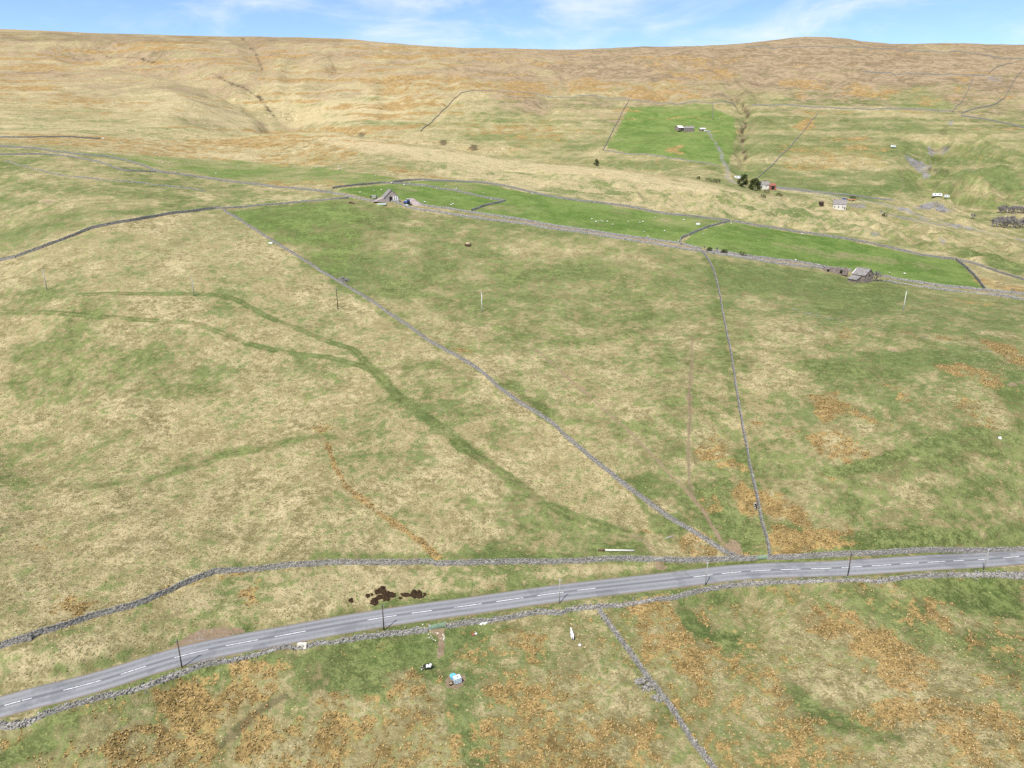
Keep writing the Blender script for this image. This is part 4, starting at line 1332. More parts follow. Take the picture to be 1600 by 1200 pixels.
drystone('second lane wall joining the long lane wall on the left hillside', [(0, 242), (87, 243), (157, 254), (192, 266.5), (243, 269)], h=1.1, step=1.5, seed=26, extend=(80, 0), **FAR)
drystone('broken-down wall across the left hillside above the pale circles', [(7, 252), (61, 266), (98, 274.5), (157, 281), (227, 287), (280, 293), (321, 299)], h=0.8, step=1.4, seed=27, ruin=0.7, **FAR)
drystone('faint wall high on the left moor edge ending at a white stone', [(-20, 215), (17, 215), (96, 214.5), (157, 217)], h=1.2, step=2.0, seed=28, **FAR)
FG = 'distant walls on the far hillside'
FARW = dict(cope=False, mat='stone_far', group=FG, wt=0.5, wb=0.8, step=3.0)
for k_, (lb, pts, h_) in enumerate((
        ('far hillside wall climbing from the ridge to the brown bracken', [(657, 206), (689, 175.5), (716, 150), (740, 142)], 1.6),
        ('level far hillside wall below the brown bracken slope', [(740, 142), (837, 147), (983, 155.5)], 1.5),
        ('far wall down the left edge of the distant farm field', [(983, 157), (966, 189), (942, 236)], 1.8),
        ('far wall along the top of the distant farm field', [(985, 156.5), (1000, 157.5), (1112, 161), (1150, 167)], 1.6),
        ('short far wall dropping from the hill wall towards the distant farm', [(1114, 162), (1114, 187)], 2.0),
        ('far wall slanting down beside the stream to the conifers', [(1180, 283), (1210, 255), (1244, 218), (1277, 177)], 1.4),
        ('level far wall crossing the hillside right of the stream', [(1175, 165), (1195, 165), (1277, 168), (1375, 171), (1487, 173.5)], 2.2),
        ('upper far wall across the green intake high on the hill', [(1349, 112.5), (1412, 116), (1540, 118.5)], 2.2),
        ('moor-top wall below the rounded summit', [(1165, 74), (1250, 73.5), (1337, 74), (1450, 80), (1600, 93)], 2.2),
        ('dark far wall leading right across the yellow hillside', [(1502, 181), (1544, 188), (1600, 200)], 2.4),
        ('far wall climbing in a curve to the moor top', [(1502, 178), (1562, 158), (1581, 132), (1600, 106)], 2.4),
        ('short far wall between the green intake and the curving wall', [(1521, 120), (1510, 146), (1488, 175)], 1.6),
        ('far wall slanting up from the intake to the moor wall', [(1545, 115), (1560, 104), (1585, 97)], 2.2),
        ('far wall along the foot of the distant farm field', [(945, 236), (1000, 241), (1060, 249), (1124, 260)], 1.3),
        ('valley road wall behind the white cottage', [(1210, 293), (1300, 303), (1375, 311.5), (1395, 314)], 1.8))):
    drystone(lb, pts, h=h_ * 0.72, seed=40 + k_, extend=((0, 120) if pts[-1][0] >= 1600 else (0, 0)), **FARW)

# ------------------------------------------------------------------ gates


def gate(label, pa, pb, mat, z=0.0):
    A, B = at(*pa), at(*pb)
    v = Vector((B.x - A.x, B.y - A.y, 0)); L = v.length
    root = empty('field_gate', A, math.atan2(v.y, v.x))
    tag(root, label, 'gate', 'field gates')
    dz = B.z - A.z
    def P3(x, zz_): return (x, 0, zz_ + dz * x / L)
    for k in range(6):
        zz_ = 0.22 + k * 0.18
        MB().tube([P3(0.12, zz_), P3(L - 0.12, zz_)], [0.035, 0.035], 6).build('bar', M[mat], root)
    for x in (0.12, L / 2, L - 0.12):
        MB().tube([P3(x, 0.18), P3(x, 1.18)], [0.04, 0.04], 6).build('upright', M[mat], root)
    MB().tube([P3(0.12, 0.22), P3(L - 0.12, 1.12)], [0.03, 0.03], 6).build('brace', M[mat], root)
    for x in (0.0, L):
        MB().box(P3(x, 0.6), (0.16, 0.16, 1.5)).build('gate_post', M['timber_grey'], root)
    return root


gate('grey metal field gate above the road, with wheel ruts through it', (1018, 877), (1036, 877.5), 'galv')
gate('pale green gate beside the foot of the uphill wall', (1182, 875), (1199, 874), 'gategreen')
gate('green and grey gate below the road with bare mud behind it', (670, 985), (696, 980), 'gategreen')

# ------------------------------------------------------------------ poles


def pole(label, px, py, h, mat, cross, group, lean=0.0, r=0.115):
    p_ = at(px, py)
    root = empty('telegraph_pole', p_, random.uniform(-0.15, 0.15))
    root.rotation_euler.x = lean
    tag(root, label, 'pole', group)
    MB().tube([(0, 0, -0.4), (0, 0, h * 0.5), (0, 0, h)], [r, r * 0.88, r * 0.72], 8).build('shaft', M[mat], root, True)
    if cross:
        MB().box((0, -0.15, h - 0.25), (1.1, 0.08, 0.08)).build('crossarm', M['timber_grey'], root)
        for x in (-0.5, 0.0, 0.5):
            MB().tube([(x, -0.15, h - 0.22), (x, -0.15, h - 0.1), (x, -0.15, h - 0.02)], [0.03, 0.05, 0.03], 6).build('insulator', M['paleplastic'], root)
    else:
        MB().box((0, -0.02, h - 0.35), (0.55, 0.07, 0.07)).build('crossarm', M[mat], root)
        for x in (-0.22, 0.22):
            MB().tube([(x, -0.02, h - 0.32), (x, -0.02, h - 0.16)], [0.04, 0.04], 6).build('insulator', M['paleplastic'], root)
    return root


PG = 'telephone poles along the road'
pole('dark telephone pole beside the gravel lay-by', 284.5, 1043, 6.0, 'timber_dark', False, PG)
pole('dark telephone pole by the wall below the black heaps', 600, 985, 5.8, 'timber_dark', False, PG)
pole('pale thin telephone pole by the wall above the white pony', 874, 943, 5.8, 'timber_grey', False, PG, r=0.1)
pole('grey thin telephone pole across the road from the green gate', 1102, 915, 5.8, 'timber_grey', False, PG, r=0.1)
pole('dark telephone pole beside the collapsed pale wall', 1324.5, 899.5, 5.6, 'timber_dark', False, PG)
pole('thin telephone pole by the last stretch of collapsed wall', 1537, 891, 5.4, 'timber_grey', False, PG, r=0.09)
EG = 'power poles across the hillside'
pole('pale power pole on the green patch below the curved wall', 73.5, 453.5, 8.0, 'timber_grey', True, EG, r=0.17)
pole('pale power pole beside the upper grass track', 303.5, 462.5, 7.6, 'timber_grey', True, EG, r=0.17)
pole('dark brown power pole beside the slanting wall and its stone heap', 528, 483, 8.4, 'timber_dark', True, EG, r=0.17)
pole('pale power pole alone in the middle field', 753, 487.5, 7.8, 'timber_white', True, EG, r=0.17)
pole('pale power pole in the right field below the ruined barn', 1411, 486, 8.0, 'timber_white', True, EG, r=0.15)

# pole lying in the grass
A, B = at(934.5, 861), at(991, 861)
root = empty('felled_pole', (A + B) / 2, math.atan2(B.y - A.y, B.x - A.x))
tag(root, 'long white pole lying in the grass above the roadside wall', 'pole')
Lh = (B - A).length / 2
MB().tube([(-Lh * 0.62, 0, 0.2), (Lh, 0, 0.2)], [0.2, 0.17], 8).build('bleached_shaft', M['timber_white'], root, True)
MB().tube([(-Lh, 0, 0.2), (-Lh * 0.62, 0, 0.2)], [0.21, 0.2], 8).build('dark_butt', M['brown'], root, True)
A, B = at(1040, 842), at(1052, 838)
lg = MB().tube([(0, 0, 0.12), tuple((B - A) * 0.5 + Vector((0, 0, 0.14))), tuple(B - A + Vector((0, 0, 0.1)))], [0.14, 0.13, 0.1], 7).build('log', M['timber_grey'], None, True)
lg.location = A
tag(lg, 'small grey log beside the orange rushes near the field gate', 'log')

# ------------------------------------------------------------------ buildings


def slab_roof(mb, L, Wd, ze, zr, over=0.25, th=0.15, side=0, split=0.0):
    """gable roof along x, two slabs"""
    hw = Wd / 2
    k = (zr - ze) / hw
    for sg in (-1, 1):
        if side and side != sg: continue
        y0 = sg * (hw + over); z0 = ze - over * k
        x = L / 2 + over
        vs = [(-x, 0, zr), (x, 0, zr), (x, y0, z0), (-x, y0, z0)]
        vs += [(a, b_, c + th) for a, b_, c in vs]
        fs = [(0, 1, 2, 3), (7, 6, 5, 4), (0, 4, 5, 1), (1, 5, 6, 2), (2, 6, 7, 3), (3, 7, 4, 0)]
        mb.add(vs, fs)


def gable_walls(mb, L, Wd, ze, zr, base=-0.8):
    x, y = L / 2, Wd / 2
    vs = [(-x, -y, base), (x, -y, base), (x, y, base), (-x, y, base), (-x, -y, ze), (x, -y, ze), (x, y, ze), (-x, y, ze), (-x, 0, zr), (x, 0, zr)]
    fs = [(0, 1, 5, 4), (2, 3, 7, 6), (1, 2, 6, 9, 5), (3, 0, 4, 8, 7)]
    mb.add(vs, fs)


def opening(name, root, c, size, face, mat='glass', frame=None, sill=True):
    """panel set into a wall; face 'y-','y+','x-','x+'"""
    d = 0.06
    if face[0] == 'y':
        s_ = -1 if face[1] == '-' else 1
        o = MB().box((c[0], c[1] + s_ * 0.02, c[2]), (size[0], d, size[1])).build(name, M[mat], root)
        if frame:
            f = MB()
            for dx in (-size[0] / 2 - 0.06, size[0] / 2 + 0.06): f.box((c[0] + dx, c[1] + s_ * 0.05, c[2]), (0.12, 0.14, size[1] + 0.24))
            for dz in (-size[1] / 2 - 0.06, size[1] / 2 + 0.06): f.box((c[0], c[1] + s_ * 0.045, c[2] + dz), (size[0], 0.13, 0.12))
            f.build('frame', M[frame], o)
    else:
        s_ = -1 if face[1] == '-' else 1
        o = MB().box((c[0] + s_ * 0.02, c[1], c[2]), (d, size[0], size[1])).build(name, M[mat], root)
        if frame:
            f = MB()
            for dy in (-size[0] / 2 - 0.06, size[0] / 2 + 0.06): f.box((c[0] + s_ * 0.05, c[1] + dy, c[2]), (0.14, 0.12, size[1] + 0.24))
            for dz in (-size[1] / 2 - 0.06, size[1] / 2 + 0.06): f.box((c[0] + s_ * 0.045, c[1], c[2] + dz), (0.13, size[0], 0.12))
            f.build('frame', M[frame], o)
    return o


def building(name, label, px, py, rz, L, Wd, ze, zr, wall, roofmat, cat='building', group=None, loc=None):
    root = empty(name, loc if loc is not None else at(px, py), rz)
    tag(root, label, cat, group)
    w = MB(); gable_walls(w, L, Wd, ze, zr); w.build('wall', M[wall], root)
    for sg in (-1, 1):
        r = MB(); slab_roof(r, L, Wd, ze, zr, side=sg); r.build('roof_slope', M[roofmat], root)
    MB().tube([(-L / 2 - 0.27, 0, zr + 0.16), (L / 2 + 0.27, 0, zr + 0.16)], [0.12, 0.12], 6).build('ridge', M['stone'], root)
    return root


# ruined stone barn at the lane
b = building('stone_barn', 'ruined stone barn with slate roof, hole in its gable and a lean-to', 1347, 439.5, math.radians(-62), 6.5, 6.2, 3.4, 6.0, 'barnstone', 'slate')
opening('gable_hole', b, (3.25, 0.1, 3.3), (0.7, 0.8), 'x+', 'dark')
opening('doorway', b, (0.4, -3.1, 1.1), (1.2, 2.2), 'y-', 'dark', 'barnstone')
lt = MB(); lt.add([(-3.1, -3.1, -.8), (1.4, -3.1, -.8), (1.4, -6.2, -.8), (-3.1, -6.2, -.8), (-3.1, -3.1, 2.6), (1.4, -3.1, 2.6), (1.4, -6.2, 1.3), (-3.1, -6.2, 1.3)], [(1, 2, 6, 5), (2, 3, 7, 6), (3, 0, 4, 7)]); lt.build('lean_to_wall', M['barnstone'], b)
lr = MB(); lr.add([(-3.3, -3.12, 2.75), (1.6, -3.12, 2.75), (1.6, -6.5, 1.3), (-3.3, -6.5, 1.3), (-3.3, -3.12, 2.9), (1.6, -3.12, 2.9), (1.6, -6.5, 1.45), (-3.3, -6.5, 1.45)], [(3, 2, 1, 0), (4, 5, 6, 7), (0, 1, 5, 4), (1, 2, 6, 5), (2, 3, 7, 6), (3, 0, 4, 7)]); lr.build('lean_to_roof', M['slate'], b)
MB().box((-3.4, -1.9, 4.5), (0.25, 3.2, 0.3), Matrix.Rotation(math.radians(38), 3, 'X')).build('bargeboard', M['white'], b)


def rubble(label, name, px, py, n, rx, ry, rz=0.0, size=(0.25, 0.6), mat='stone', cat='rubble', heap=0.5):
    p_ = at(px, py)
    mb = MB()
    for _ in range(n):
        a, q = random.uniform(0, 2 * math.pi), math.sqrt(random.random())
        x, y = rx * q * math.cos(a), ry * q * math.sin(a)
        xr = x * math.cos(rz) - y * math.sin(rz); yr = x * math.sin(rz) + y * math.cos(rz)
        zt = float(height(p_.x + xr, p_.y + yr)) - p_.z
        s_ = random.uniform(*size)
        mb.box((xr, yr, zt + heap * (1 - q) + s_ * 0.15), (s_, s_ * random.uniform(.6, 1), s_ * random.uniform(.4, .8)), Matrix.Rotation(random.uniform(0, 3.1), 3, 'Z') @ Matrix.Rotation(random.uniform(-.4, .4), 3, 'X'), 0.06)
    o = mb.build(name, M[mat])
    o.location = p_
    return tag(o, label, cat, None, 'stuff')


# roofless shed left of the barn
p0 = at(1306, 425.5)
root = empty('roofless_shed', p0, math.radians(-28))
tag(root, 'low roofless stone shed beside the lane, left of the ruined barn', 'ruin')
for (x0, y0, x1, y1, h_) in ((-5.5, -1.6, 5.0, -1.6, 1.9), (-5.5, 1.6, 5.0, 1.6, 2.2), (-5.5, -1.6, -5.5, 1.6, 2.3), (5.0, -1.6, 5.0, 1.6, 1.6), (0.3, -1.6, 0.3, 1.6, 2.4)):
    mb = MB(); nseg = 6
    for k in range(nseg):
        t0 = (k + 0.5) / nseg
        Ls = math.hypot(x1 - x0, y1 - y0) / nseg
        hh_ = h_ * random.uniform(0.75, 1.1)
        mb.box((x0 + (x1 - x0) * t0, y0 + (y1 - y0) * t0, hh_ / 2 - 0.4), ((Ls * 1.02 if y0 == y1 else 0.55), (0.55 if y0 == y1 else Ls * 1.02), hh_ + 0.8), None, 0.05)
    mb.build('wall', M['barnstone'], root)
for x in (-3.4, 2.4):
    MB().box((x, -1.9, 0.7), (1.1, 0.1, 1.5)).build('doorway', M['dark'], root)
rubble('fallen stones in the grass beside the thorn tree and barn', 'fallen_stones', 1383, 440, 60, 5.5, 1.6, math.radians(-35), heap=0.7)
rubble('heap of grey stones where the slanting wall has burst', 'stone_heap', 536, 438, 130, 2.6, 2.2, heap=1.3)
rubble('scatter of white stones tipped beside the muddy gate', 'loose_stones', 674, 990, 34, 3.0, 1.2, math.radians(-25), (0.12, 0.28), 'cream', heap=0.05)
rubble('pale rubble spilling from the breached wall in the rushy field', 'fallen_rubble', 1009, 1070, 70, 1.9, 1.6, heap=0.5)
rubble('second smaller spill of stones below the breach', 'fallen_rubble', 1030, 1092, 26, 1.2, 0.7, heap=0.3)
rubble('two pale stones lying below the wall east of the muddy gate', 'loose_stones', 760, 974, 5, 1.1, 0.3, 0.2, (0.4, 0.6), 'white', heap=0.0)
rubble('broken slabs and planks in a corner beside the slanting wall foot', 'fallen_rubble', 1146, 868, 26, 2.0, 0.6, -0.4, (0.25, 0.6), heap=0.3)

# upper barn with tractor
b = building('stone_barn', 'steep grey barn beside the lane with white door posts, next to a blue tractor', 610, 313.5, math.radians(-68), 7.5, 8.4, 1.9, 6.0, 'ironstone', 'slate')
for y_ in (1.0, 2.2, 3.3):
    opening('door_post', b, (3.75, y_, 1.5), (0.5, 2.6), 'x+', 'white')
opening('doorway', b, (3.75, -0.6, 1.2), (1.5, 2.4), 'x+', 'dark')
cs = MB(); cs.add([(3.6, -4.25, 1.9), (-3.6, -4.25, 1.9), (-3.0, -10.0, -0.2), (3.0, -10.0, -0.2), (3.6, -4.25, -0.5), (-3.6, -4.25, -0.5)], [(0, 1, 2, 3), (0, 3, 4), (1, 5, 2)])
cs.build('earth_ramp', M['ironstone'], b)


def heap(name, label, px, py, rx, ry, h, mat, cat='heap', group=None, jit=0.16):
    p_ = at(px, py)
    mb = MB(); vs = [(0, 0, h)]; fs = []
    n = 14
    for i, q in enumerate((0.35, 0.7, 1.08)):
        for k in range(n):
            a = 2 * math.pi * k / n
            j = random.uniform(1 - jit, 1 + jit)
            x, y = rx * q * math.cos(a) * j, ry * q * math.sin(a) * j
            zt = float(height(p_.x + x, p_.y + y)) - p_.z
            vs.append((x, y, zt + h * (1 - q / 1.08) ** 0.9 * random.uniform(1 - jit, 1 + jit) - (0.12 if i == 2 else 0)))
    for k in range(n):
        fs.append((0, 1 + k, 1 + (k + 1) % n))
        for i in range(2):
            fs.append((1 + i * n + k, 1 + (i + 1) * n + k, 1 + (i + 1) * n + (k + 1) % n, 1 + i * n + (k + 1) % n))
    mb.add(vs, fs)
    o = mb.build(name, M[mat]); o.location = p_
    return tag(o, label, cat, group)


heap('gravel_heap', 'pink and grey gravel heap behind the blue tractor', 647, 317.5, 5.0, 3.5, 2.6, 'ironstone')


def tractor(px, py, rz):
    root = empty('tractor', at(px, py), rz)
    tag(root, 'blue tractor with white cab roof parked by the upper barn', 'tractor')
    MB().box((1.2, 0, 1.15), (2.0, 0.8, 0.75)).build('bonnet', M['blue'], root)
    MB().box((-0.5, 0, 1.0), (1.6, 1.0, 0.7)).build('chassis', M['navy'], root)
    c = MB().box((-0.55, 0, 2.0), (1.4, 1.5, 1.3)).build('cab', M['glass'], root)
    for sx in (-1, 1):
        for sy in (-1, 1):
            MB().box((-0.55 + sx * 0.7, sy * 0.75, 2.0), (0.12, 0.12, 1.32)).build('pillar', M['blue'], c)
    MB().box((-0.55, 0, 2.72), (1.65, 1.7, 0.16)).build('cab_roof', M['white'], root)
    for sy in (-1, 1):
        MB().tube([(-0.7, sy * 0.72, 0.8), (-0.7, sy * 1.12, 0.8)], [0.82, 0.82], 14).build('rear_wheel', M['black'], root)
        MB().tube([(1.6, sy * 0.62, 0.5), (1.6, sy * 0.92, 0.5)], [0.52, 0.52], 12).build('front_wheel', M['black'], root)
        MB().box((-0.7, sy * 0.92, 1.72), (1.3, 0.5, 0.1)).build('mudguard', M['blue'], root)
    MB().tube([(1.5, 0.2, 1.5), (1.5, 0.2, 2.4)], [0.06, 0.06], 6).build('exhaust', M['black'], root)


tractor(636.5, 318.6, math.radians(200))


def trough(name, label, px, py, rz, L, Wd, h, mat, cat='trough'):
    root = empty(name, at(px, py), rz)
    tag(root, label, cat)
    t_ = 0.08
    for sy in (-1, 1): MB().box((0, sy * (Wd / 2 - t_ / 2), h / 2), (L, t_, h)).build('side', M[mat], root)
    for sx in (-1, 1): MB().box((sx * (L / 2 - t_ / 2), 0, h / 2 - 0.002), (t_, Wd - 2 * t_, h)).build('end', M[mat], root)
    MB().box((0, 0, h * 0.62), (L - 2 * t_, Wd - 2 * t_, 0.05)).build('water', M['glass'], root)
    return root


trough('water_trough', 'long pale trough beside the lane below the upper barn', 597, 319.5, -0.2, 5.0, 1.6, 0.5, 'paleplastic')
trough('water_trough', 'pale blue trough on the lane below the tractor', 633, 321, -0.2, 3.6, 1.4, 0.5, 'paleplastic')
trough('feed_trough', 'white feed trough in the green pasture near the hooked wall', 1090.5, 351, 0.1, 2.0, 1.0, 0.9, 'white')
trough('feed_trough', 'white stone trough against the slanting wall high on the hill', 423, 380.5, 0.0, 1.8, 0.8, 0.6, 'white')


def feeder(label, px, py):
    root = empty('hay_feeder', at(px, py)); tag(root, label, 'feeder')
    for z in (0.08, 0.55, 1.0):
        n = 16; mb = MB()
        mb.tube([(1.5 * math.cos(2 * math.pi * k / n), 1.5 * math.sin(2 * math.pi * k / n), z) for k in range(n + 1)], [0.08] * (n + 1), 5, False)
        mb.build('hoop', M['brown'], root)
    for k in range(10):
        a = 2 * math.pi * k / 10
        MB().tube([(1.5 * math.cos(a), 1.5 * math.sin(a), 0), (1.5 * math.cos(a), 1.5 * math.sin(a), 1.05)], [0.05, 0.05], 5).build('upright', M['brown'], root)
    MB().blob((0, 0, 0.75), (1.3, 1.3, 0.95), 12, 7, 0.12).build('hay_bale', M['hay'], root)
    return root


feeder('round brown feeder with hay on a green ring in the middle field', 731, 384)
spot_p = at(731, 384)
for lb, px, py, s_ in (('dark squat boulder in the grass below the lane wall', 547, 317.5, 1.0), ('pale boulder next to the dark boulder below the lane', 551.5, 318, 0.8)):
    o = MB().blob((0, 0, 0.3 * s_), (1.1 * s_, 0.8 * s_, 0.75 * s_), 8, 5, 0.2).build('boulder', M['brown' if 'dark' in lb else 'ironstone'])
    o.location = at(px, py); tag(o, lb, 'boulder')
# small things on the lane
o = MB().box((0, 0, 0.7), (2.2, 1.2, 1.3), None, 0.05)
root = empty('cattle_shelter', at(583, 309.5), -0.3); tag(root, 'low white lean-to shelter with black end left of the upper barn', 'shelter')
MB().box((0.9, 0, 0.75), (2.8, 1.6, 1.4)).build('side_panel', M['timber_grey'], root)
MB().box((0.9, 0, 1.52), (3.1, 2.0, 0.14), Matrix.Rotation(-0.12, 3, 'Y')).build('roof', M['white'], root)
MB().box((-1.0, 0, 0.65), (0.9, 1.5, 1.2)).build('black_end', M['black'], root)

# ---- distant farm
fg = 'buildings of the distant hill farm'
b = building('farm_shed', 'stone shed with a bright white roof slope at the distant hill farm', 1061, 203.5, math.radians(35), 9, 7, 3.0, 5.4, 'barnstone', 'slate', 'shed', fg)
for ch in list(b.children):
    if ch.name.startswith('roof_slope'):
        ch.data.materials[0] = M['white']; break
opening('doorway', b, (1.0, -3.5, 1.2), (2.2, 2.4), 'y-', 'dark')
b = building('farmhouse', 'grey longhouse with pale gable at the distant hill farm', 1076, 205, math.radians(-4), 12, 6.0, 3.6, 5.8, 'barnstone', 'slate', 'farmhouse', fg)
for x in (-4.2, -1.6, 1.4, 4.2):
    opening('window', b, (x, -3.0, 2.8), (0.9, 0.9), 'y-', 'glass', 'stone')
    opening('window', b, (x, -3.0, 1.1), (0.9, 1.1), 'y-', 'glass', 'stone')
g = MB(); g.add([(6.03, -3.0, -.8), (6.03, 3.0, -.8), (6.03, 3.0, 3.6), (6.03, 0, 5.8), (6.03, -3.0, 3.6)], [(0, 1, 2, 3, 4)]); g.build('gable_render', M['cream'], b)
for x in (-5.5, 5.4):
    MB().box((x, 0, 6.2), (0.8, 0.8, 1.4)).build('chimney', M['barnstone'], b)
b = building('farm_shed', 'small white-roofed shed at the head of the distant farm track', 1097, 204.5, math.radians(8), 6.5, 4.2, 2.2, 3.3, 'barnstone', 'white', 'shed', fg)
opening('doorway', b, (0.0, -2.1, 1.0), (1.6, 2.0), 'y-', 'dark')


def car(label, px, py, rz, mat, name='parked_car', cat='car', L=4.2):
    root = empty(name, at(px, py), rz); tag(root, label, cat)
    v = [(-L / 2, .35), (L / 2, .35), (L / 2, .8), (L * .28, .95), (L * .12, 1.45), (-L * .3, 1.48), (-L * .48, .95)]
    mb = MB(); n = len(v)
    mb.add([(x, -.8, z) for x, z in v] + [(x, .8, z) for x, z in v], [tuple(range(n - 1, -1, -1))[::-1], tuple(range(n, 2 * n))[::-1]] + [(i, i + n, (i + 1) % n + n, (i + 1) % n) for i in range(n)])
    mb.build('body', M[mat], root)
    for sy in (-1, 1):
        MB().box((-L * .1, sy * .805, 1.18), (L * .38, 0.03, .35)).build('side_window', M['glass'], root)
        for x in (-L * .3, L * .3):
            MB().tube([(x, sy * .62, .32), (x, sy * .84, .32)], [.32, .32], 10).build('wheel', M['black'], root)
    MB().box((L * .205, 0, 1.2), (0.06, 1.3, .48), Matrix.Rotation(math.radians(-38), 3, 'Y')).build('windscreen', M['glass'], root)
    return root


car('white car parked beside the small shed at the distant farm', 1103, 205.5, 0.3, 'white')

# ---- valley cottage and its neighbours
b = building('cottage', 'white-gabled cottage with slate roof on the valley side', 1311, 326.5, math.radians(-22), 9.0, 6.0, 3.6, 6.6, 'cream', 'slate', 'cottage')
g = MB(); g.add([(4.53, -3.0, -.8), (4.53, 3.0, -.8), (4.53, 3.0, 3.6), (4.53, 0, 6.6), (4.53, -3.0, 3.6)], [(0, 1, 2, 3, 4)]); g.build('gable_render', M['white'], b)
for x in (-3.2, -0.6, 2.2):
    opening('window', b, (x, -3.0, 1.7), (0.9, 1.1), 'y-', 'glass', 'white')
opening('door', b, (3.6, -3.0, 1.0), (0.9, 2.0), 'y-', 'timber_dark', 'white')
for x in (-4.0, 4.0):
    MB().box((x, 0, 7.0), (0.7, 0.7, 1.3)).build('chimney', M['barnstone'], b)
b = building('garden_hut', 'small dark hut left of the white-gabled cottage', 1283, 320.5, 0.2, 2.6, 2.2, 1.8, 2.5, 'timber_dark', 'timber_dark', 'hut')
opening('door', b, (0, -1.1, 0.9), (0.8, 1.6), 'y-', 'dark')
car('dark blue van parked behind the white-gabled cottage', 1320, 312.5, 0.4, 'navy', 'parked_van', 'van', 5.0)
root = empty('flatbed_trailer', at(1331, 313.5), -0.1); tag(root, 'orange flatbed trailer parked beside the dark blue van', 'trailer')
MB().box((0, 0, 0.8), (7.0, 2.2, 0.35)).build('bed', M['rust'], root)
MB().box((-3.3, 0, 1.2), (0.12, 2.2, 0.7)).build('headboard', M['rust'], root)
for x in (-1.5, 1.0):
    for sy in (-1, 1): MB().tube([(x, sy * .8, .4), (x, sy * 1.08, .4)], [.4, .4], 10).build('wheel', M['black'], root)
b = building('red_barn', 'red tin barn with dark doorway beside the conifers', 1203, 295.5, math.radians(-8), 8, 6.5, 3.0, 4.6, 'red', 'red', 'barn')
opening('doorway', b, (1.6, -3.25, 1.2), (2.4, 2.4), 'y-', 'dark')
b = building('stone_byre', 'pale grey byre joined to the left end of the red barn', 1193, 294.5, math.radians(-8), 7.5, 6.5, 3.2, 5.6, 'cream', 'slate', 'byre')
for x in (-2, 1.2): opening('window', b, (x, -3.25, 1.8), (0.8, 1.0), 'y-', 'glass', 'white')


def caravan(label, px, py, rz, L=6.0):
    root = empty('caravan', at(px, py), rz); tag(root, label, 'caravan')
    v = [(-L / 2, .5), (L / 2, .5), (L / 2, 1.6), (L / 2 - .5, 2.5), (-L / 2 + .4, 2.55), (-L / 2, 1.7)]
    n = len(v); mb = MB()
    mb.add([(x, -1.1, z) for x, z in v] + [(x, 1.1, z) for x, z in v], [tuple(range(n)), tuple(range(2 * n - 1, n - 1, -1))] + [(i, i + n, (i + 1) % n + n, (i + 1) % n) for i in range(n)])
    mb.build('body', M['white'], root)
    for x in (-L * .28, L * .2):
        MB().box((x, -1.11, 1.75), (1.2, 0.04, .6)).build('window', M['glass'], root)
    for sy in (-1, 1): MB().tube([(0, sy * .85, .34), (0, sy * 1.08, .34)], [.34, .34], 10).build('wheel', M['black'], root)


caravan('white caravan behind the dark conifers by the farm track', 1153, 279.5, 0.1)
caravan('white caravan below the quarry scar, left of the pair', 1464, 307, -0.1, 7.0)
caravan('smaller white trailer caravan to the right below the quarry scar', 1479, 309, -0.2, 4.0)
caravan('lone white caravan on the green hillside left of the quarry scar', 1395.5, 230.5, 0.1, 5.0)

# ------------------------------------------------------------------ trees


def leafy_tree(label, name, px, py, h, rx, mat, group=None, seed=0, n=2600, leaf=0.6, cone=0.5, cat='tree'):
    rg = np.random.default_rng(seed)
    root = empty(name, at(px, py)); tag(root, label, cat, group)
    tr = MB()
    tr.tube([(0, 0, -0.3), (0.1, 0, h * 0.35), (0, 0.1, h * 0.8)], [h * 0.035, h * 0.025, h * 0.01], 7)
    for k in range(6):
        a = k * 1.1; z0 = h * (0.2 + 0.1 * k)
        tr.tube([(0, 0, z0), (rx * .6 * math.cos(a), rx * .6 * math.sin(a), z0 + h * .12)], [h * .012, h * .004], 5)
    tr.build('trunk', M['bark'], root)
    # clumps
    nc = 34
    cz = rg.uniform(0.08, 0.95, nc)
    prof_ = np.sqrt(np.clip(1 - ((cz - 0.36) / 0.64) ** 2, 0, 1)) * (1 - cone * cz * 0.5)
    ca = rg.uniform(0, 2 * np.pi, nc); cr = prof_ * rx * np.sqrt(rg.uniform(0.3, 1, nc))
    cc = np.stack([cr * np.cos(ca), cr * np.sin(ca), cz * h], 1)
    w_ = rg.integers(0, nc, n)
    d = rg.normal(0, 1, (n, 3)); d /= np.linalg.norm(d, axis=1)[:, None]
    p_ = cc[w_] + d * (rx * 0.30 * rg.uniform(0.5, 1.0, n) ** 0.5)[:, None]
    p_[:, 2] = np.maximum(p_[:, 2], 0.05)
    a1 = rg.normal(0, 1, (n, 3)); a1 /= np.linalg.norm(a1, axis=1)[:, None]
    a2 = np.cross(a1, d); a2 /= np.linalg.norm(a2, axis=1)[:, None] + 1e-6
    s_ = leaf * rg.uniform(0.5, 1.2, n)[:, None]
    V = np.stack([p_ - a1 * s_ * .5, p_ + a2 * s_ * .45, p_ + a1 * s_ * .5, p_ - a2 * s_ * .45], 1).reshape(-1, 3)
    np_mesh('crown', V, np.arange(4 * n).reshape(n, 4), M[mat], root)
    return root


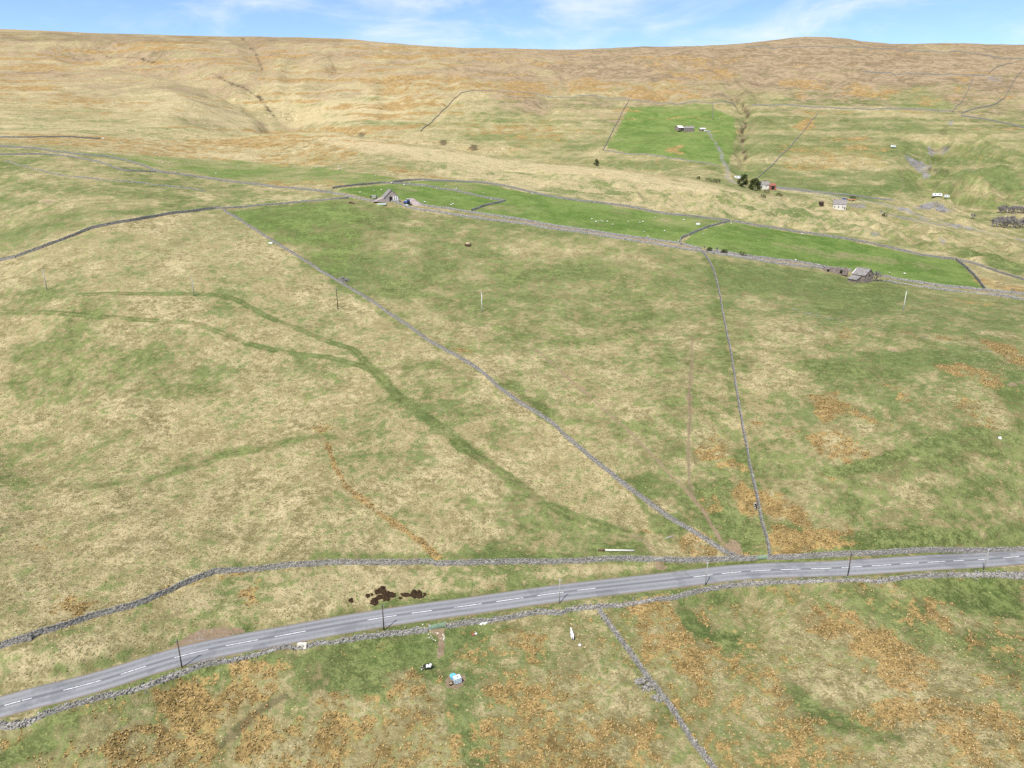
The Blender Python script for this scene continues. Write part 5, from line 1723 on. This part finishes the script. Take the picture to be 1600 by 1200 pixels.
leafy_tree('dark conifer at the farm track end, narrower of the pair', 'conifer_tree', 1160.5, 292, 9.5, 4.4, 'leaf', None, 1)
leafy_tree('broad dark conifer between the narrow conifer and the red barn', 'conifer_tree', 1179, 298, 9.5, 5.4, 'leaf', None, 2, 3200)
leafy_tree('lone dark tree on the spur skyline beside the farm field wall', 'small_tree', 932, 259, 5.0, 2.4, 'leaf', None, 3, 600)
SG = 'shrubs in the valley garden'
for k, (px, py, h_, r_, lb) in enumerate(((1198, 301.5, 3.0, 2.8, 'dark round shrub in front of the red barn'), (1192, 309.5, 2.6, 2.6, 'bushy shrub at the garden corner below the conifers'),
                                         (1217, 306.5, 2.2, 2.4, 'green shrub at the end of the garden wall below the red barn'), (1106, 283.5, 2.6, 2.8, 'dark shrub on the ridge left of the farm track foot'),
                                         (1115, 285.5, 2.8, 3.2, 'wide dark shrub on the ridge, middle of the three by the track'), (1121, 286, 2.6, 2.4, 'shrub on the ridge nearest the farm track'), (1091, 280, 2.4, 1.6, 'small dark shrub alone on the ridge'),
                                         (1382, 338, 2.2, 2.0, 'grey green shrub between the two valley tracks'), (1108, 392.5, 1.8, 1.4, 'brown bush against the lane wall by the uphill wall'), (1132, 395.5, 1.8, 1.7, 'rusty bush in the lane wall below the smooth green field'), (1160, 399, 1.6, 1.8, 'yellowish bush on the lane wall below the smooth green field'), (1332, 310, 1.8, 2.4, 'yellow green bush behind the orange trailer'))):
    leafy_tree(lb, 'shrub', px, py, h_, r_, 'gorse', SG, 10 + k, 320, 0.42, 0.1, 'shrub')


def bare_tree(label, name, px, py, h, seed, group, twigs=5, spread=0.6, mat='bark'):
    rg = random.Random(seed)
    root = empty(name, at(px, py), rg.uniform(0, 6)); tag(root, label, 'tree', group)
    tr, cr = MB(), MB()

    def grow(p, d, L, r, lev):
        q = p + d * L
        mid = p + d * L * 0.5 + Vector((rg.uniform(-1, 1), rg.uniform(-1, 1), rg.uniform(-.5, .5))) * L * 0.08
        (tr if lev == 0 else cr).tube([p, mid, q], [r, r * .8, r * .6], 5 if lev < 2 else 3, lev < 1)
        if lev >= 4: return
        for _ in range(4):
            nd = (d + Vector((rg.uniform(-1, 1), rg.uniform(-1, 1), rg.uniform(-.3, .7))) * spread * 1.5).normalized()
            grow(p + d * L * rg.uniform(.6, 1), nd, L * (1.35 if lev == 0 else rg.uniform(.65, .9)), r * .6, lev + 1)
    grow(Vector((0, 0, -0.2)), Vector((0, 0, 1)), h * 0.14, h * 0.036, 0)
    tr.build('trunk', M[mat], root); cr.build('branches', M[mat], root)
    return root


bare_tree('bare thorn tree leaning beside the ruined barn', 'thorn_tree', 1368.5, 439, 8.5, 5, None, mat='bark')
BG = 'bare trees in the valley bottom'
for k in range(13):
    bare_tree('leafless grey tree in the upper row at the valley edge', 'bare_tree', 1560 + k * 4.2 + random.uniform(-2, 2), 332 + random.uniform(-2, 2.5), random.uniform(9, 12), 60 + k, BG)
for k in range(12):
    bare_tree('leafless grey tree in the lower thicket at the valley edge', 'bare_tree', 1551 + k * 4.4 + random.uniform(-2, 2), 354 + random.uniform(-3, 3), random.uniform(11, 14), 80 + k, 'bare trees of the lower thicket')
for px, py, h_, sd, lb in ((1519, 342, 8, 101, 'small leafless tree standing left of the lower thicket'), (1101, 388, 3.0, 102, 'thin leafless sapling on the lane beside the uphill wall'), (1121, 392, 3.6, 103, 'leafless hawthorn by the lane below the smooth green field'),
                         (1479, 548, 0.1, 104, None), (1377, 333, 4, 105, 'small bare tree between the valley tracks'), (1582, 455, 3.0, 106, 'small leafless bush at the lane end')):
    if lb: bare_tree(lb, 'bare_tree', px, py, h_, sd, None)

# ------------------------------------------------------------------ things by the road and in the paddock
MG = 'black muck heaps on the verge'
for px, py, rx, ry, h_ in ((548.5, 938.5, .55, .5, .45), (575, 931, .6, .5, .45), (581, 929, .4, .35, .3), (585, 940.5, 1.0, .9, .6), (590, 925, .8, .6, .5), (597, 922, 1.0, .9, .55), (593, 933, .9, .6, .45), (603, 932, 1.2, 1.1, .55), (599, 920, .5, .4, .4), (611, 929, .8, .6, .4), (615, 930, .6, .55, .45), (607, 928, .7, .6, .5), (634, 929.5, 1.1, .45, .35), (646, 928, .9, .9, .55), (650, 930, .8, .8, .45), (655, 927, .8, .7, .5), (657, 932, .8, .6, .45), (664, 929, .5, .4, .3), (626, 934.5, .5, .35, .25)):
    lb, gp = (('lone black muck heap on the straw verge, apart from the others', None) if px < 560 else
              ('black muck heap in the larger cluster on the straw verge', 'larger cluster of muck heaps') if px < 620 else
              ('black muck heap in the smaller cluster on the straw verge', 'smaller cluster of muck heaps'))
    heap('muck_heap', lb, px, py, rx * 0.95, ry * 1.1, h_, 'muck', 'heap', gp, 0.3)

# blue tub, milky tank and buckets
root = empty('water_tank', at(714.5, 1066), math.radians(28)); tag(root, 'square milky-blue water tank on bare mud in the pony field', 'tank')
MB().box((0, 0, 0.62), (1.25, 1.05, 1.0)).build('bottle', M['paleplastic'], root)
for sx in (-1, 1):
    for sy in (-1, 1): MB().tube([(sx * .66, sy * .56, 0), (sx * .66, sy * .56, 1.18)], [.03, .03], 5).build('cage_post', M['galv'], root)
for z in (0.2, 0.5, 0.8, 1.16):
    mb = MB()
    for s_ in (-1, 1):
        mb.box((0, s_ * .56, z), (1.36, .035, .035)); mb.box((s_ * .66, 0, z), (.035, 1.085, .035))
    mb.build('cage_hoop', M['galv'], root)
MB().tube([(0, 0, 1.12), (0, 0, 1.2)], [.12, .12], 10).build('cap', M['black'], root)
root = empty('blue_tub', at(708, 1061), 0.3); tag(root, 'bright blue plastic tub next to the milky water tank', 'tub')
MB().tube([(0, 0, 0), (0, 0, 0.75)], [.42, .55], 16).build('body', M['blueplastic'], root, False)
MB().tube([(0, 0, 0.72), (0, 0, 0.8)], [.6, .6], 16).build('rim', M['blueplastic'], root)
for lb, px, py, r in (('black rubber bucket in front of the water tank', 704.5, 1070, .34), ('black bucket tucked between the blue tub and the tank', 709.5, 1065.5, .3)):
    root = empty('bucket', at(px, py)); tag(root, lb, 'bucket')
    MB().tube([(0, 0, 0), (0, 0, 0.42)], [r * .8, r], 12, False).build('body', M['black'], root)
    MB().tube([(0, 0, 0.28), (0, 0, 0.3)], [r * .85, r * .85], 12).build('contents', M['hay'], root)
root = empty('mineral_bucket', at(740, 992), 0.5); tag(root, 'red and white feed sack lying below the wall near the muddy gate', 'sack')
MB().blob((0, 0, .14), (.5, .3, .16), 10, 5, .12).build('sack_body', M['red'], root)
MB().blob((.42, -.05, .15), (.3, .26, .15), 8, 5, .12).build('sack_end', M['white'], root)
o = MB().box((0, 0, 0.5), (1.6, .7, .95), None, .08).build('concrete_block', M['cream']); o.location = at(473, 1012); tag(o, 'pale concrete block set in the wall below the road', 'block')
rubble('white stone lying in the right-hand green field', 'white_stone', 1562, 685, 2, .3, .3, 0, (.5, .7), 'white', heap=.1)
o = MB().blob((0, 0, .12), (.3, .25, .2), 7, 5, .15).build('white_bag', M['white']); o.location = at(906, 1008.5); tag(o, 'small white bag in the rushes near the white pony', 'bag')
o = MB().blob((0, 0, .3), (1.2, .8, .5), 8, 5, .2).build('boulder', M['white']); o.location = at(161, 217); tag(o, 'white stone at the end of the faint moor-edge wall', 'boulder')

# ------------------------------------------------------------------ animals


def pony_material(name, seed, thr):
    m, nt, b = nmat(name)
    k = NB(nt)
    tc = k.n('ShaderNodeTexCoord')
    mp = k.n('ShaderNodeMapping'); mp.inputs['Location'].default_value = (seed, seed * .37, 0)
    k.l(tc.outputs['Object'], mp.inputs['Vector'])
    f = k.noise(mp.outputs['Vector'], 1.9, 1.0, .4)
    k.l(k.mix(k.step(f, thr, thr + .03), (0.80, 0.78, 0.74), (0.016, 0.014, 0.013)), b.inputs['Base Color'])
    b.inputs['Roughness'].default_value = .7
    return m


def pony(label, px, py, rz, mat, graze=True, group='ponies in the fields', scale=1.0):
    root = empty('pony', at(px, py), rz); tag(root, label, 'pony', group)
    root.scale = (scale,) * 3
    V, E_, Rr = [], [], []

    def v(p, r, par=None):
        V.append(p); Rr.append(r)
        if par is not None: E_.append((par, len(V) - 1))
        return len(V) - 1
    pel = v((-.55, 0, 1.02), (.26, .28))
    bel = v((-.1, 0, .95), (.29, .31), pel)
    che = v((.38, 0, .98), (.25, .30), bel)
    if graze:
        n1 = v((.66, 0, .98), (.16, .2), che); n2 = v((.92, 0, .68), (.11, .15), n1); h1 = v((1.05, 0, .46), (.10, .13), n2); h2 = v((1.06, 0, .14), (.06, .075), h1)
        ear = (1.1, .55)
    else:
        n1 = v((.62, 0, 1.22), (.16, .2), che); n2 = v((.82, 0, 1.5), (.11, .15), n1); h1 = v((.95, 0, 1.58), (.10, .12), n2); h2 = v((1.22, 0, 1.36), (.06, .07), h1)
        ear = (.92, 1.72)
    for sy in (-1, 1):
        a = v((.42, sy * .17, .72), (.12, .13), che); b_ = v((.43, sy * .17, .38), (.065, .07), a); c = v((.42, sy * .17, .1), (.045, .045), b_); v((.46, sy * .17, .02), (.06, .06), c)
        a = v((-.55, sy * .18, .72), (.15, .17), pel); b_ = v((-.5, sy * .18, .55), (.09, .1), a); c = v((-.66, sy * .18, .38), (.06, .065), b_); d = v((-.62, sy * .18, .1), (.045, .045), c); v((-.58, sy * .18, .02), (.06, .06), d)
    t0 = v((-.84, 0, 1.12), (.07, .07), pel)
    for sy in (-1, 1): v((ear[0] - .04, sy * .07, ear[1] + .1), (.025, .02), h1)
    me = bpy.data.meshes.new('body'); me.from_pydata(V, E_, []); me.update()
    o = link_mesh('body', me, mat, root)
    sk = o.modifiers.new('skin', 'SKIN')
    for i, r in enumerate(Rr): me.skin_vertices[0].data[i].radius = r
    me.skin_vertices[0].data[pel].use_root = True
    sk.use_smooth_shade = True
    sb = o.modifiers.new('sub', 'SUBSURF'); sb.levels = 1; sb.render_levels = 2
    MB().tube([(-.84, 0, 1.14), (-.98, 0, 1.0), (-1.0, 0, .6), (-.97, 0, .3)], [.05, .09, .1, .03], 7).build('tail', M['white' if not graze else 'black'], root, True)
    mn = MB()
    pts = ([(.5, 0, 1.22), (.72, 0, 1.1), (.95, 0, .84), (1.12, 0, .62)] if graze else [(.42, 0, 1.3), (.56, 0, 1.48), (.72, 0, 1.66), (.9, 0, 1.74)])
    mn.tube(pts, [.05, .08, .07, .04], 6); mn.build('mane', M['black' if graze else 'white'], root, True)
    return root


pony('black and white pony grazing beside the mud and water tank', 668, 1046.5, math.radians(196), pony_material('piebald_coat', 5.6, 0.47), True)
pony('mostly white pony standing in the rushes near the dividing wall', 893.5, 996.5, math.radians(100), pony_material('white_coat', 7.7, 0.54), False)
pony('black and white pony beside the uphill wall and rushes', 1180, 794, math.radians(84), pony_material('patched_coat', 3.3, 0.46), True)

# sheep
sb = MB()
sb.blob((0, 0, .58), (.56, .30, .32), 10, 6, .05)
sheep_me = sb.mesh('sheep_body'); sheep_me.materials.append(M['wool']); sheep_me.materials.append(M['face'])
nb = len(sheep_me.polygons)
sb.tube([(.5, 0, .72), (.66, 0, .74), (.84, 0, .6)], [.13, .12, .06], 7)
for sx in (-.34, .32):
    for sy in (-.15, .15): sb.tube([(sx, sy, .42), (sx, sy, 0)], [.055, .04], 5)
for sy in (-.13, .13): sb.tube([(.64, sy * .6, .82), (.6, sy * 1.5, .84)], [.035, .015], 4)
sheep_me = sb.mesh('sheep'); sheep_me.materials.append(M['wool']); sheep_me.materials.append(M['face'])
for i, p in enumerate(sheep_me.polygons):
    p.material_index = 0 if i < nb else 1
SH = []
SH += [('white sheep grazing in the small paddock around the upper barn', 'sheep in the small paddock', q) for q in zz(520, 250, 5.333, ((345, 262), (595, 214), (745, 224), (865, 245), (490, 198), (1200, 300), (765, 357), (985, 380), (1002, 372), (228, 276), (1320, 338), (405, 256)))]
SH += [('white sheep in the green pasture above the lane, left of the hooked wall', 'sheep in the green pasture', q) for q in zz(800, 270, 5.333, ((167, 178), (700, 414), (722, 410), (740, 407), (757, 412), (795, 412), (840, 437), (665, 392), (970, 414), (1065, 420), (1090, 414), (1255, 399), (1195, 380), (1270, 492), (1100, 499), (1132, 537), (1385, 572), (1430, 399))) + [(697, 292), (755, 303), (640, 287.5), (713, 296)]]
SH += [('white sheep in the long smooth green field', 'sheep in the smooth field', q) for q in zz(1080, 290, 5.714, ((357, 348), (457, 342), (990, 439), (932, 672), (110, 442))) + zz(1340, 280, 6.154, ((307, 910), (450, 917)))]
SH += [('white sheep on the rough green strip below the left moor', 'sheep on the rough strip', q) for q in zz(0, 200, 5.714, ((903, 232), (1010, 234), (1430, 257), (1450, 317), (1520, 317), (1385, 227), (585, 209))) + zz(260, 200, 5.714, ((390, 274), (205, 314), (35, 320), (643, 347), (443, 412), (1047, 347), (1395, 359), (1545, 375), (1540, 347), (1337, 357), (1100, 327), (1150, 340))) + [(530, 265), (586, 276), (600, 272), (555, 279)]]
SH += [('white sheep in the farm field of the distant hillside', 'sheep in the distant farm field', q) for q in ((1124, 186), (1134, 195), (1005, 210), (1030, 180), (1062, 228), (1120, 190))]
for k, (lb, gp, (px, py)) in enumerate(SH):
    o = bpy.data.objects.new('sheep', sheep_me)
    COL.objects.link(o)
    o.location = at(px, py)
    o.rotation_euler = (0, 0, random.uniform(0, 6.28))
    o.scale = (random.uniform(0.85, 1.05),) * 3
    tag(o, lb, 'sheep', gp)

# ------------------------------------------------------------------ tussocks and rushes (uncountable)


def tuft_material(name, c1, c2):
    m, nt, b = nmat(name)
    k = NB(nt)
    va = k.n('ShaderNodeVertexColor', layer_name='tint')
    s_ = k.n('ShaderNodeSeparateColor'); k.l(va.outputs['Color'], s_.inputs[0])
    geo = k.n('ShaderNodeNewGeometry')
    f = k.noise(geo.outputs['Position'], 3.0, 2, .6)
    fac = k.math('MULTIPLY_ADD', f, 0.35, k.math('MULTIPLY', s_.outputs[0], 0.8))
    c = k.mix(k.step(fac, .1, .95), c1, c2)
    c = k.mix(s_.outputs[2], c, (0.46, 0.385, 0.22))
    c = k.mix(s_.outputs[1], c, (0.085, 0.115, 0.026))
    k.l(c, b.inputs['Base Color'])
    b.inputs['Roughness'].default_value = 1.0
    b.inputs['Specular IOR Level'].default_value = 0.05
    # thin upright stems take light from all round: soften the facet normal towards the sky
    vm = k.n('ShaderNodeVectorMath', operation='MULTIPLY_ADD')
    k.l(geo.outputs['Normal'], vm.inputs[0]); vm.inputs[1].default_value = (0.55, 0.55, 0.55); vm.inputs[2].default_value = (0, 0, 0.75)
    vn = k.n('ShaderNodeVectorMath', operation='NORMALIZE'); k.l(vm.outputs[0], vn.inputs[0])
    k.l(vn.outputs[0], b.inputs['Normal'])
    return m


M['straw_tuft'] = tuft_material('dry_tussock', (0.22, 0.185, 0.075), (0.46, 0.385, 0.20))
M['rush_tuft'] = tuft_material('rush_clump', (0.16, 0.105, 0.038), (0.46, 0.315, 0.135))


def scatter(name, label, cat, mat, x, y, rad, hgt, nb, tint, grn, rg):
    n = len(x)
    z = height(x, y)
    a = rg.uniform(0, 2 * np.pi, (n, nb)) * 0.35 + np.arange(nb)[None] * 2 * np.pi / nb
    lean = rg.uniform(0.55, 1.15, (n, nb)) * rad[:, None]
    hh = hgt[:, None] * rg.uniform(0.6, 1.15, (n, nb))
    bw = rad[:, None] * rg.uniform(0.45, 0.75, (n, nb))
    ca, sa = np.cos(a), np.sin(a)
    b0 = np.stack([x[:, None] - sa * bw, y[:, None] + ca * bw, np.repeat(z[:, None] - 0.05, nb, 1)], -1)
    b1 = np.stack([x[:, None] + sa * bw, y[:, None] - ca * bw, np.repeat(z[:, None] - 0.05, nb, 1)], -1)
    tp = np.stack([x[:, None] + ca * lean, y[:, None] + sa * lean, z[:, None] + hh], -1)
    V = np.stack([b0, b1, tp], 2).reshape(-1, 3)
    o = np_mesh(name, V, np.arange(len(V)).reshape(-1, 3), M[mat])
    at_ = o.data.color_attributes.new('tint', 'FLOAT_COLOR', 'POINT')
    tv = np.repeat(np.stack([tint, grn, (np.random.default_rng(5).random(len(tint)) ** 2 * 0.6 if cat == 'rushes' else tint * 0), tint * 0 + 1], -1)[:, None], nb * 3, 1)
    at_.data.foreach_set('color', tv.astype(np.float32).ravel())
    tag(o, label, cat, None, 'stuff')
    return o


def clear_of_road(x, y, d):
    dd, _ = seg_dist(x, y, ROADC[::4], False)
    return dd > d


rg = np.random.default_rng(99)
n0 = 210000
yy = np.sqrt(rg.uniform(72 ** 2, 285 ** 2, n0)); xx = yy * rg.uniform(-1.02, 1.02, n0)
ok = (np.abs(xx) < 0.78 * yy + 28)
xx, yy = xx[ok], yy[ok]
g_ = mask_at('green', xx, yy) + 0.8 * mask_at('lush', xx, yy) + mask_at('bare', xx, yy) + mask_at('grey', xx, yy) + mask_at('dark', xx, yy)
r_ = mask_at('rush', xx, yy)
pn = fbm(xx / 14, yy / 14, 4, 61)
nn_ = fbm(xx / 1.6, yy / 1.6, 2, 62)
pr = np.clip(1.15 - g_ * 1.15 + pn * 1.5, 0.04, 1) * (1 - 0.8 * r_) * sstep(285, 150, yy)
ok = (rg.random(len(xx)) < pr) & clear_of_road(xx, yy, 3.6)
xs, ys = xx[ok], yy[ok]
n_ = len(xs)
scatter('dry_grass', 'pale tussocks of dry grass over the near fields', 'grass', 'straw_tuft', xs, ys, rg.uniform(.12, .30, n_), rg.uniform(.06, .20, n_), 4, rg.uniform(0, 1, n_), np.where(rg.random(n_) < 0.22 + 0.5 * g_[ok] * 0.6, rg.uniform(.3, .9, n_), 0), rg)
n0 = 340000
yy = np.sqrt(rg.uniform(72 ** 2, 250 ** 2, n0)); xx = yy * rg.uniform(-1.02, 1.02, n0)
ok = (np.abs(xx) < 0.78 * yy + 28)
xx, yy = xx[ok], yy[ok]
r_ = mask_at('rush', xx, yy)
clump = fbm(xx / 2.2, yy / 2.2, 4, 71, 0.65)
ok = (rg.random(len(xx)) < sstep(0.05, 0.85, r_ + clump * 0.5 - 0.05)) & clear_of_road(xx, yy, 4.2)
xs, ys = xx[ok], yy[ok]
n_ = len(xs)
scatter('rushes', 'rust and tan rush clumps in the wet parts of the fields', 'rushes', 'rush_tuft', xs, ys, rg.uniform(.10, .26, n_), rg.uniform(.16, .46, n_) * (0.5 + 0.6 * r_[ok]), 5, rg.uniform(0, 1, n_), np.where(rg.random(n_) < 0.15, rg.uniform(.2, .7, n_), 0), rg)
print('tufts', n_, len(bpy.data.objects), sum(len(o.data.polygons) for o in bpy.data.objects if o.type == 'MESH'))
